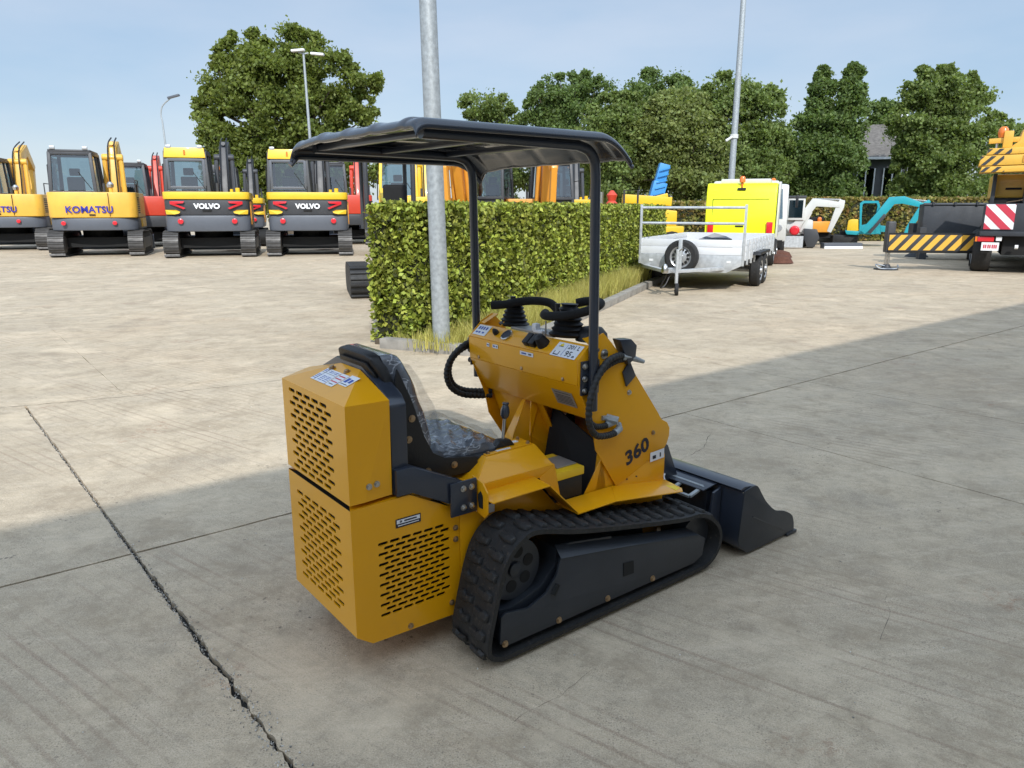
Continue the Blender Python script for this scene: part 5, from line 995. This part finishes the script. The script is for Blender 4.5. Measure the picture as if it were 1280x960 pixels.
MB().bb((-.35, -.4, .1), (.35, .4, 1.2)).build('body', 'red', e, bevel=.05); MB().lathe((-.1, 0, 1.2), (0, 0, 1), [(.2, 0), (.22, .5), (.12, .62), (.18, .8), (.05, .95)], 14).build('hopper', 'red', e, smooth=True)
MB().tube([(.3, 0, 1.2), (.3, 0, 2.15), (.75, 0, 2.15), (.75, 0, .3)], .035, 8).build('roll_bar', 'dgrey', e); MB().cyl((-.45, 0, 1.0), (-.45, .0, 2.1), .08, 8).build('exhaust', 'steel', e)
# ------------------------------------------------------------------ flatbed trailer
TR = empty('flatbed_trailer', (4.48, 14.45, 0), R(-26), 'silver twin axle flatbed trailer with spare wheel and front rail beside the kerb', 'trailer')
TW, TL, Z0, Z1 = 2.08, 4.1, .52, 1.0     # local: x from -TW to 0, y forward
MB().bb((-TW, .0, Z0 + .02), (0, TL, Z0 + .10)).build('deck', 'dgrey', TR, bevel=.01)
for i, (a, b) in enumerate(((.70, .845), (.85, .992))): MB().bb((-TW + .03, -.04, a), (-.03, -.005, b)).build('front_board', 'alu', TR, bevel=.006)
MB().ext('y', [(-TW, .52), (-TW + .32, .36), (-.32, .36), (0, .52), (0, .695), (-TW, .695)], -.05, -.01).build('front_plate', 'galvt', TR, bevel=.006)
for x in (-TW - .0, -.04): MB().bb((x, -.055, .50), (x + .045, -.01, 1.66)).build('corner_post', 'galvt', TR, bevel=.006)
for z in (1.60, 1.30): MB().tube([(-TW + .02, -.03, z), (-.02, -.03, z)], .026, 8).build('ladder_rail', 'galvt', TR, smooth=True)
for x, s in ((0, 1), (-TW, -1)):
    for a, b in ((.60, .76), (.765, .88), (.885, 1.0)): MB().bb((x - .015, .02, a), (x + .015, TL, b)).build('side_board', 'alu', TR, bevel=.004)
    for i in range(9): MB().bb((x + (.016 if s > 0 else -.05), .12 + i * .48, .52), (x + (.05 if s > 0 else -.016), .18 + i * .48, 1.0)).build('side_stake', 'galvt', TR, bevel=.004)
MB().bb((-TW, TL, .6), (0, TL + .03, 1.0)).build('tail_board', 'alu', TR)
def wheel(parent, c, ax, r, w, name='wheel', holes=10):
    t = MB().lathe(c, ax, [(r * .62, -.5 * w), (r * .9, -.5 * w), (r, -.32 * w), (r, .32 * w), (r * .9, .5 * w), (r * .62, .5 * w)], 28, (False, True)).build(name, 'tyre', parent, smooth=True); A = Vector(ax).normalized(); c = Vector(c)
    MB().lathe(c, ax, [(r * .64, -.5 * w - .002), (r * .56, -.42 * w), (r * .5, -.3 * w), (r * .3, -.42 * w), (r * .16, -.44 * w), (r * .14, -.6 * w)], 24, (False, True)).build('rim', 'rim', t, smooth=True)
    U = A.orthogonal().normalized(); V = A.cross(U); h = MB()
    for i in range(holes): a = 2 * PI * i / holes; q = c + (U * math.cos(a) + V * math.sin(a)) * r * .44 - A * (.37 * w); h.lathe(q, -A, [(r * .085, 0), (r * .085, .02)], 8)
    h.build('rim_hole', 'dark', t); return t
wheel(TR, (-TW * .56, -.20, .66), (0, 1, 0), .33, .2, 'spare_wheel', 12)
MB().bb((-TW * .56 - .035, -.36, .35), (-TW * .56 + .035, -.30, 1.0)).build('spare_bracket', 'galvt', TR, bevel=.006)
for yy in (1.35, 2.02):
    wheel(TR, (.05, yy, .33), (-1, 0, 0), .33, .2); wheel(TR, (-TW - .05, yy, .33), (1, 0, 0), .33, .2)
    MB().cyl((-TW, yy, .33), (0, yy, .33), .04).build('axle', 'galvt', TR)
MB().ext('x', [(.95, .66), (1.0, .72), (2.4, .72), (2.45, .66)], -.06, .17).build('mudguard', 'black', TR, bevel=.01)
cx_ = -TW * .56
for s in (-1, 1): MB().beam([(cx_ + s * .85, .1, .44), (cx_ + s * .07, -1.1, .44)], .06, .10, (0, 0, 1)).build('drawbar', 'galvt', TR, bevel=.006)
MB().beam([(cx_, -.9, .45), (cx_, -1.45, .47)], .09, .10, (0, 0, 1)).build('coupling', 'galvt', TR, bevel=.01); MB().lathe((cx_, -1.45, .44), (0, 0, 1), [(.06, 0), (.07, .05), (.05, .12), (.02, .16)], 12).build('coupling_head', 'steel', TR, smooth=True)
MB().cyl((cx_ + .14, -1.12, .22), (cx_ + .14, -1.12, .85), .032, 10).build('jockey_tube', 'galvt', TR); MB().cyl((cx_ + .14, -1.12, .80), (cx_ + .24, -1.15, .87), .012, 8).build('jockey_crank', 'steel', TR)
wheel(TR, (cx_ + .16, -1.14, .115), (1, .25, 0), .115, .07, 'jockey_wheel', 5); MB().tube(smoothpath([(cx_, -1.3, .4), (cx_ - .12, -1.25, .15), (cx_ - .05, -1.15, .2), (cx_, -1.0, .42)], 5), .014, 6).build('brake_cable', 'black', TR)
for x in (-TW + .22, -.32): MB().bb((x, -.058, .55), (x + .08, -.05, .59)).build('reflector', 'frame', TR)
MB().slab([(-1.0, .5, .98), (-.55, .6, 1.0), (-.35, .55, .99), (-.5, .7, 1.04), (-.72, .65, 1.10)], (0, .2, -.3)).build('tarpaulin', 'mgrey', None).matrix_world = TR.matrix_world if False else Matrix.Translation((4.48, 14.45, 0)) @ Matrix.Rotation(R(-26), 4, 'Z')
tag(bpy.data.objects['tarpaulin'], 'crumpled grey tarpaulin lying on the flatbed trailer behind its front board', 'tarpaulin')
# ------------------------------------------------------------------ fluorescent sweeper and the white sweeper in front of it
SWm = empty('road_sweeper', (7.17, 20.6, 0), R(-21), 'fluorescent yellow backed road sweeper parked beyond the flatbed trailer', 'sweeper')
MB().ext('x', [(0, .75), (.06, 2.0), (.18, 2.22), (.25, 2.26), (1.3, 2.26), (1.3, .75)], -1.88, -.02).build('rear_body', 'fluo', SWm, bevel=.05, seg=3)
MB().bb((-1.7, .028, 1.83), (-.2, .04, 1.838)).build('panel_gap', 'dark', SWm)
MB().ext('x', [(1.31, .7), (1.31, 2.36), (2.3, 2.3), (2.6, 2.0), (2.6, .7)], -1.85, -.02).build('tank', 'wht', SWm, bevel=.08, seg=3)
MB().slab([(0.0, .22, .8), (0.0, .36, 2.1), (0.0, .6, 2.3), (0.0, 1.3, 2.32), (0.0, 1.3, .8)], (.05, 0, 0)).build('side_panel', 'wht', SWm, bevel=.02)
MB().bb((-1.55, .45, 2.26), (-.22, 1.6, 2.38)).build('roof_hatch', 'wht', SWm, bevel=.03); MB().lathe((-.95, .15, 2.14), (0, 0, 1), [(.03, 0), (.03, .12), (.08, .14), (.08, .25), (.05, .3)], 12).build('beacon', 'lora', SWm, smooth=True); MB().box((-.95, .10, 2.10), (.22, .1, .06)).build('beacon_bracket', 'black', SWm)
MB().bb((-1.7, .03, .98), (-.2, .042, .99)).bb((-1.70, .03, .98), (-1.69, .05, 1.83)).build('panel_gap', 'dark', SWm); MB().bb((-1.1, .0, .80), (-.75, .012, .90)).build('number_plate', 'wlet', SWm); MB().box((-.95, .02, 1.10), (.22, .05, .04)).build('door_handle', 'black', SWm, bevel=.01); MB().bb((-1.86, -.06, .70), (-.04, .04, .78)).build('rear_bumper', 'black', SWm, bevel=.02)
for x in (-1.80, -.23): MB().bb((x, -.05, .92), (x + .16, .03, 1.22)).build('tail_lamp', 'lred', SWm, bevel=.01); 
MB().bb((-1.8, .1, .4), (-.1, 3.2, .75)).build('chassis', 'dark', SWm)
for y in (.7, 2.7):
    for x in (-.12, -1.78): wheel(SWm, (x, y, .34), (-1, 0, 0) if x > -1 else (1, 0, 0), .34, .24)
MB().ext('x', [(2.7, .6), (2.7, 2.2), (3.6, 2.1), (4.0, 1.3), (4.0, .6)], -1.75, -.1).build('cab', 'wht', SWm, bevel=.08); MB().slab([(-.095, 2.85, 1.25), (-.095, 3.75, 1.25), (-.095, 3.5, 2.0), (-.095, 2.85, 2.05)], (.01, 0, 0)).build('window', 'glass', SWm)
MB().lathe((.12, 1.7, .02), (0, 0, 1), [(.42, 0), (.3, .18), (.1, .24)], 18).build('side_brush', 'brush', SWm)
WS = empty('compact_sweeper', (8.3, 25.2, 0), R(-16), 'white compact sweeper cab with amber lamp facing the camera behind the fluorescent one', 'sweeper')
MB().ext('x', [(0, .5), (-.05, 1.2), (.25, 2.35), (1.6, 2.4), (1.6, .5)], -.8, .8).build('cab', 'wht', WS, bevel=.08); MB().slab([(-.65, -.04, 1.25), (.65, -.04, 1.25), (.6, .2, 2.2), (-.6, .2, 2.2)], (0, -.02, 0)).build('windscreen', 'glass', WS); MB().slab([(.805, .2, 1.2), (.805, 1.2, 1.2), (.805, 1.2, 2.15), (.805, .4, 2.15)], (.01, 0, 0)).build('window', 'glass', WS)
for x in (-.55, .55): MB().lathe((x, -.03, .95), (0, -1, 0), [(.12, 0), (.1, .03)], 12).build('headlight', 'rim', WS); MB().box((x * 1.9, -.1, 1.8), (.08, .16, .4)).build('mirror', 'black', WS, bevel=.02)
MB().lathe((.3, .5, 2.4), (0, 0, 1), [(.08, 0), (.08, .12), (.04, .16)], 10).build('beacon', 'lora', WS)
for x in (-.7, .7): wheel(WS, (x, .8, .33), (1 if x < 0 else -1, 0, 0), .33, .22); MB().lathe((x * .9, -.35, .02), (0, 0, 1), [(.4, 0), (.3, .16), (.1, .22)], 16).build('side_brush', 'brush', WS)
MB().bb((-.7, 0, .3), (.7, 2.6, .55)).build('chassis', 'dark', WS)
# ------------------------------------------------------------------ white excavator, orange machine, teal excavator
def arm(e, pts, w, hs, m, nm='boom'): return MB().beam(pts, w, hs, (0, 1, 0)).build(nm, m, e, bevel=.012)
def W3(px, py, Y, e):
    d = at(px, py, 1) - Vector((0, 0, 1.6)); m = e.matrix_basis; n = m.to_3x3() @ Vector((0, 1, 0)); o = Vector((0, 0, 1.6)); return m.inverted() @ (o + d * ((m.translation - o).dot(n) / d.dot(n)))
WE = empty('excavator', (at(995, 300, 31).x, 31, 0), R(-20), 'white excavator with red slew boss and arched white boom in front of the far hedge', 'excavator', 'excavators parked in rows')
q = lambda x, y: Vector(W3(x, y, 31, WE))
arm(WE, [q(984, 287), q(996, 281), q(1018, 253), q(1050, 256)], .26, [.25, .3, .36, .22], 'wht'); arm(WE, [q(1053, 250), q(1050, 258), q(1036, 290)], .22, [.2, .3, .16], 'wht', 'stick'); arm(WE, [q(1018, 249), q(1051, 250)], .08, .07, 'steel', 'stick_cylinder'); arm(WE, [q(1000, 290), q(1014, 265)], .10, .10, 'wht', 'boom_cylinder')
MB().lathe(q(993, 288) + Vector((0, -.3, 0)), (0, 1, 0), [(.15, 0), (.20, .05), (.20, .5), (.15, .6)], 12).build('slew_boss', 'lred', WE, bevel=.02)
c0 = q(995, 264); MB().bb((c0.x - .35, -.2, 1.1), (c0.x + .33, 1.4, 2.0)).build('cab_frame', 'wht', WE, bevel=.05); MB().bb((c0.x - .28, -.21, 1.2), (c0.x + .25, -.205, 1.9)).build('window', 'glass', WE); MB().bb((c0.x - .38, -.25, 1.99), (c0.x + .36, 1.45, 2.07)).build('cab_roof', 'dgrey', WE, bevel=.02)
MB().bb((-1.5, 0, .5), (.6, 2.0, 1.12)).build('body', 'wht', WE, bevel=.1); MB().bb((c0.x - .5, -1.0, .05), (c0.x + .35, -.95, .5)).build('dozer_blade', 'galvt', WE)
for x in (-1.2, .3): MB().ext('x', [(.0, .05), (2.2, .05), (2.4, .3), (2.2, .55), (0, .55), (-.2, .3)], x - .15, x + .15).build('track', 'rubber', WE, bevel=.03)
MB().ext('y', [(q(1030, 0).x, .78), (q(1048, 0).x, .74), (q(1052, 0).x, .4), (q(1046, 0).x, .03), (q(1036, 0).x, .03), (q(1031, 0).x, .4)], -.35, .35).build('bucket', 'dgrey', WE, bevel=.04)
OM = empty('mini_digger', (at(1024, 300, 33).x, 33, 0), 0, 'low orange mini digger body between the white boom and its black bucket', 'digger')
MB().ext('z', [(-.55, 1.2), (-.55, .1), (-.35, 0), (.35, 0), (.55, .1), (.55, 1.2)], .55, 1.02).build('body', 'oran', OM, bevel=.05)
for x in (-.75, .75): MB().ext('x', [(.0, .02), (1.5, .02), (1.6, .22), (1.5, .42), (0, .42), (-.1, .22)], x - .14, x + .14).build('track', 'rubber', OM, bevel=.03)
MB().bb((-.3, .4, 1.0), (.3, .8, 1.2)).build('seat', 'foam', OM, bevel=.03); MB().bb((-.6, .3, .3), (.6, 1.2, .56)).build('undercarriage', 'dark', OM); MB().lathe((.05, .3, 1.0), (0, 0, 1), [(.08, 0), (.09, .12), (.05, .2)], 10).build('beacon', 'lora', OM)
TE = empty('excavator', (at(1088, 300, 32).x, 32, 0), R(-24), 'teal excavator with yellow counterweight and arched boom behind the striped beam', 'excavator', 'excavators parked in rows')
q = lambda x, y, dy=0: Vector(W3(x, y, 32, TE)) + Vector((0, dy, 0))
cf_ = MB(); fr_ = [(1074, 292), (1075, 254), (1079, 251), (1098, 251), (1100, 256), (1100, 292)]; inn = [(1077, 272), (1078, 256), (1080, 254), (1096, 254), (1097, 258), (1094, 272)]
cf_.slab([q(*fr_[0]), q(*fr_[1]), q(*fr_[2]), q(*fr_[3]), q(*fr_[4]), q(*fr_[5]), q(1094, 292), q(*inn[5]), q(*inn[4]), q(*inn[3]), q(*inn[2]), q(*inn[1]), q(*inn[0]), q(1077, 292)], (0, 1.3, 0)).build('cab_frame', 'teal', TE)
MB().slab([q(1077, 292), q(1077, 254), q(1097, 254), q(1097, 292)], (0, 0, 0)).build('window', 'glass', TE).location.y = .1
MB().slab([q(1075, 293, .02), q(1075, 282, .02), q(1100, 276, .02), q(1101, 293, .02)], (0, 1.2, 0)).build('body', 'teal', TE, bevel=.03)
MB().slab([q(1058, 289), q(1060, 276), q(1064, 274), q(1073, 274), q(1073, 289)], (0, 1.4, 0)).build('counterweight', 'vyel', TE, bevel=.05); MB().slab([q(1056, 288, -.03), q(1074, 289, -.03), q(1074, 294, -.03), q(1058, 293, -.03)], (0, 1.5, 0)).build('skirt', 'teal', TE, bevel=.03)
arm(TE, [q(1078, 290, -.4), q(1100, 268, -.4), q(1114, 251, -.4), q(1128, 250, -.4), q(1153, 257, -.4)], .24, [.22, .32, .36, .30, .18], 'teal'); arm(TE, [q(1161, 251, -.4), q(1153, 257, -.4), q(1135, 285, -.4), q(1126, 305, -.4)], .18, [.12, .24, .22, .15], 'teal', 'stick'); arm(TE, [q(1118, 248, -.4), q(1158, 252, -.4)], .08, .08, 'steel', 'stick_cylinder'); arm(TE, [q(1086, 291, -.5), q(1106, 268, -.5)], .12, .13, 'dgrey', 'boom_cylinder')
MB().slab([q(1100, 290), q(1118, 290), q(1118, 284), q(1100, 282)], (0, 1, 0)).build('front_deck', 'teal', TE, bevel=.02)
MB().bb((q(1070, 0).x, .1, .05), (q(1104, 0).x, .5, .45)).build('track', 'rubber', TE, bevel=.05); MB().bb((q(1070, 0).x, 1.3, .05), (q(1104, 0).x, 1.7, .45)).build('track', 'rubber', TE, bevel=.05); MB().bb((q(1078, 0).x, .4, .3), (q(1098, 0).x, 1.4, .6)).build('undercarriage', 'dark', TE)
LB = MB().bb((at(1057, 0, 30.4).x, 30.2, .0), (at(1108, 0, 30.4).x, 30.6, .22)).build('loading_ramp', 'mgrey', None, bevel=.01); tag(LB, 'low grey steel ramp lying on the ground in front of the teal excavator', 'ramp'); MB().bb((at(1057, 0, 30.4).x, 30.15, .0), (at(1108, 0, 30.4).x, 30.198, .09)).build('white_edge', 'wlet', LB)
# ------------------------------------------------------------------ crane truck, outrigger, steel skip
CR = empty('crane_truck', (12.25, 19.4, 0), R(-30), 'large ochre crane truck cut by the right photo edge with red and white marker board', 'crane truck')
wheel(CR, (-.10, .0, .5), (1, 0, 0), .52, .42); wheel(CR, (2.3, 0, .5), (-1, 0, 0), .52, .42)
for y in (1.5, 4.6): wheel(CR, (-.1, y, .5), (1, 0, 0), .52, .42); wheel(CR, (2.3, y, .5), (-1, 0, 0), .52, .42)
MB().bb((-.20, -.75, .98), (2.6, -.35, 1.70)).build('rear_bumper', 'skip', CR, bevel=.02); MB().bb((-.22, -.85, .92), (2.6, -.3, 1.03)).build('bumper_lip', 'skip', CR, bevel=.01)
o = MB().bb((-.16, -.775, 1.08), (.46, -.755, 1.68)).build('marker_board', 'wlet', CR, bevel=.003); st = MB(); bx0, bz0, s_ = -.16, 1.08, .6
def clip(poly, x0, x1, z0, z1):
    for ax, v, sg in ((0, x0, 1), (0, x1, -1), (1, z0, 1), (1, z1, -1)):
        out = []
        for i, p in enumerate(poly):
            n = poly[(i + 1) % len(poly)]; a, b = (p[ax] - v) * sg, (n[ax] - v) * sg
            if a >= 0: out.append(p)
            if a * b < 0: t = a / (a - b); out.append((p[0] + (n[0] - p[0]) * t, p[1] + (n[1] - p[1]) * t))
        poly = out
        if not poly: return []
    return poly
def stripes(mb, x0, x1, z0, z1, y, w, pitch, slope, th=.004, start=-4):
    k = start
    while k < x1 + 4:
        h = z1 - z0; P_ = clip([(k, z0), (k + w, z0), (k + w + slope * h, z1), (k + slope * h, z1)], x0, x1, z0, z1)
        if len(P_) > 2: mb.ext('y', P_, y - th, y)
        k += pitch
stripes(st, bx0, bx0 + .62, bz0, bz0 + .6, -.776, .22, .42, -1.0); st.build('red_stripe', 'redp', o)
MB().bb((-.25, -.80, .78), (.10, -.70, .90)).build('tail_lamp', 'lred', CR, bevel=.01); MB().bb((-.30, -.80, .78), (-.255, -.70, .90)).build('indicator', 'lora', CR); MB().bb((.14, -.8, .8), (.26, -.72, .9)).build('reverse_lamp', 'frame', CR)
o = MB().bb((-.15, -.79, .56), (.22, -.775, .76)).build('number_plate', 'wlet', CR); bars(o, (o, Vector((.035, -.792, .66)), Vector((1, 0, 0)), Vector((0, 0, 1)), Vector((0, -1, 0))), [(x, 0, .03, .09, 'redp') for x in (-.13, -.09, -.04, .0, .05, .09, .13)])
MB().bb((.3, -.6, .45), (2.2, 8, .95)).build('chassis', 'dark', CR); MB().bb((0, -.3, .9), (2.5, 8.5, 1.15)).build('deck', 'skip', CR)
MB().cyl((.55, -.78, .66), (.62, -.78, .66), .05).build('socket', 'frame', CR)
MB().bb((-.05, .6, 1.85), (2.4, 3.0, 2.44)).build('winch_housing', 'kyel', CR, bevel=.03); MB().bb((.25, .57, 2.05), (.6, .598, 2.10)).build('vent_slot', 'dark', CR); MB().bb((.62, -.1, 1.70), (.86, .3, 2.35)).build('hydraulic_tank', 'dgrey', CR, bevel=.03)
MB().bb((-.06, .2, 1.16), (.02, .55, 2.44)).build('housing_edge', 'skip', CR, bevel=.01); MB().bb((-.0, .3, 1.16), (2.4, 2.9, 1.84)).build('winch_drum', 'dark', CR)
MB().beam([(.95, .2, 1.7), (1.0, .4, 2.45)], .12, .16).build('hose_bracket', 'kyel', CR); MB().tube(smoothpath([(.3, .2, 1.72), (.9, 0, 1.85), (1.6, 0, 2.15)], 6), .03, 6).build('hydraulic_hose', 'steel', CR)
for i, (z0_, z1_, xo) in enumerate(((2.45, 2.60, -.40), (2.615, 2.86, -.44), (2.875, 3.03, -.30))):
    o = MB().ext('y', [(xo, z0_), (2.8, z0_ + .05), (2.8, z1_ + .05), (xo + .04, z1_)], -.35, .5).build('boom_section', 'kyel', CR, bevel=.02); st = MB(); stripes(st, xo + .02, xo + .52, z0_ + .015, z1_ - .015, -.352, .10, .24, 1.0); st.build('black_stripe', 'dgrey', o)
text('PALLE', .20, 'oran', CR, (.95, -.36, 2.76), (1, 0, 0), (0, 0, 1), bold=.01, width=.95, ext=.012)
MB().ext('y', [(.15, 3.03), (.35, 3.20), (.42, 3.50), (.60, 3.55), (.72, 3.70), (2.8, 3.85), (2.8, 3.03)], -.1, .8).build('boom_head', 'kyel', CR, bevel=.03); MB().bb((.02, -.15, 3.05), (.22, .1, 3.45)).build('hook_block', 'kyel', CR, bevel=.02)
MB().beam([(-.28, 0, 3.22), (.7, 0, 3.26)], .16, .12, (0, 1, 0)).build('jib_arm', 'kyel', CR, bevel=.01); MB().lathe((.0, 0, 3.3), (0, 0, 1), [(.09, 0), (.12, .1), (.11, .2), (.06, .26)], 12).build('beacon', 'lora', CR, smooth=True); MB().cyl((-.1, 0, 3.0), (-.1, 0, 3.2), .03).build('post', 'steel', CR); MB().cyl((.1, 0, 3.08), (.5, 0, 3.08), .05).build('pin', 'dgrey', CR)
OB = empty('outrigger_beam', (9.93, 19.83, 0), R(-8), 'outrigger beam with black and yellow warning stripes on a foot pad left of the crane truck', 'outrigger')
o = MB().bb((-.06, -.15, .50), (2.35, .15, .93)).build('beam', 'dgrey', OB, bevel=.006); st = MB(); stripes(st, -.05, 2.34, .52, .91, -.151, .17, .30, .85); st.build('yellow_stripe', 'kyel', o)
MB().bb((-.06, -.17, .45), (2.35, .17, .498)).build('beam_rail', 'dark', OB); MB().bb((-.06, -.16, .932), (2.35, .16, .955)).build('beam_rail', 'dark', OB)
for x in (-.035, .035): MB().cyl((x, 0, .05), (x, 0, .5), .028, 10).build('leg_rod', 'steel', OB)
MB().bb((-.10, -.13, .45), (.10, .13, 1.25)).build('leg_cylinder', 'dgrey', OB, bevel=.04); MB().lathe((0, 0, 0), (0, 0, 1), [(.30, 0), (.30, .03), (.12, .06), (.08, .14)], 20).build('foot_pad', 'skip', OB); MB().tube(smoothpath([(-.05, -.05, .1), (-.3, -.1, .14), (-.2, -.2, .04), (.2, -.2, .04), (.28, .0, .12)], 5), .02, 6).build('chain', 'steel', OB); MB().bb((.7, -.1, .93), (.85, .1, 1.1)).build('bracket', 'dgrey', OB)
OF = empty('outrigger_leg', (13.54, 25.1, 0), 0, 'second outrigger leg on a dark foot pad seen beneath the striped beam', 'outrigger'); MB().cyl((0, 0, .1), (0, 0, .75), .06).build('leg_rod', 'steel', OF); MB().lathe((0, 0, 0), (0, 0, 1), [(.36, 0), (.34, .04), (.1, .2)], 16).build('foot_pad', 'skip', OF); MB().bb((-.3, -.15, .75), (3.4, .15, 1.1)).build('beam', 'dgrey', OF)
SK = empty('steel_skip', (at(1188, 300, 23.5).x, 23.5, 0), R(-18), 'dark steel skip with slanting side behind the striped outrigger beam', 'skip')
MB().ext('x', [(0, .35), (-.12, .8), (-.0, 1.65), (.15, 1.72), (.75, 1.7), (.7, .35)], -.85, 1.35).build('shell', 'skip', SK, bevel=.02); MB().tube([(-.87, .02, 1.70), (1.37, .02, 1.70)], .045, 8).build('top_rim', 'skip', SK)
for x in (-.6, .0, .6): MB().box((x, -.0, 1.72), (.06, .12, .10)).build('lug', 'skip', SK)
MB().bb((-.8, .1, 0), (-.6, .6, .35)).build('skid', 'skip', SK); MB().bb((.8, .1, 0), (1.0, .6, .35)).build('skid', 'skip', SK)
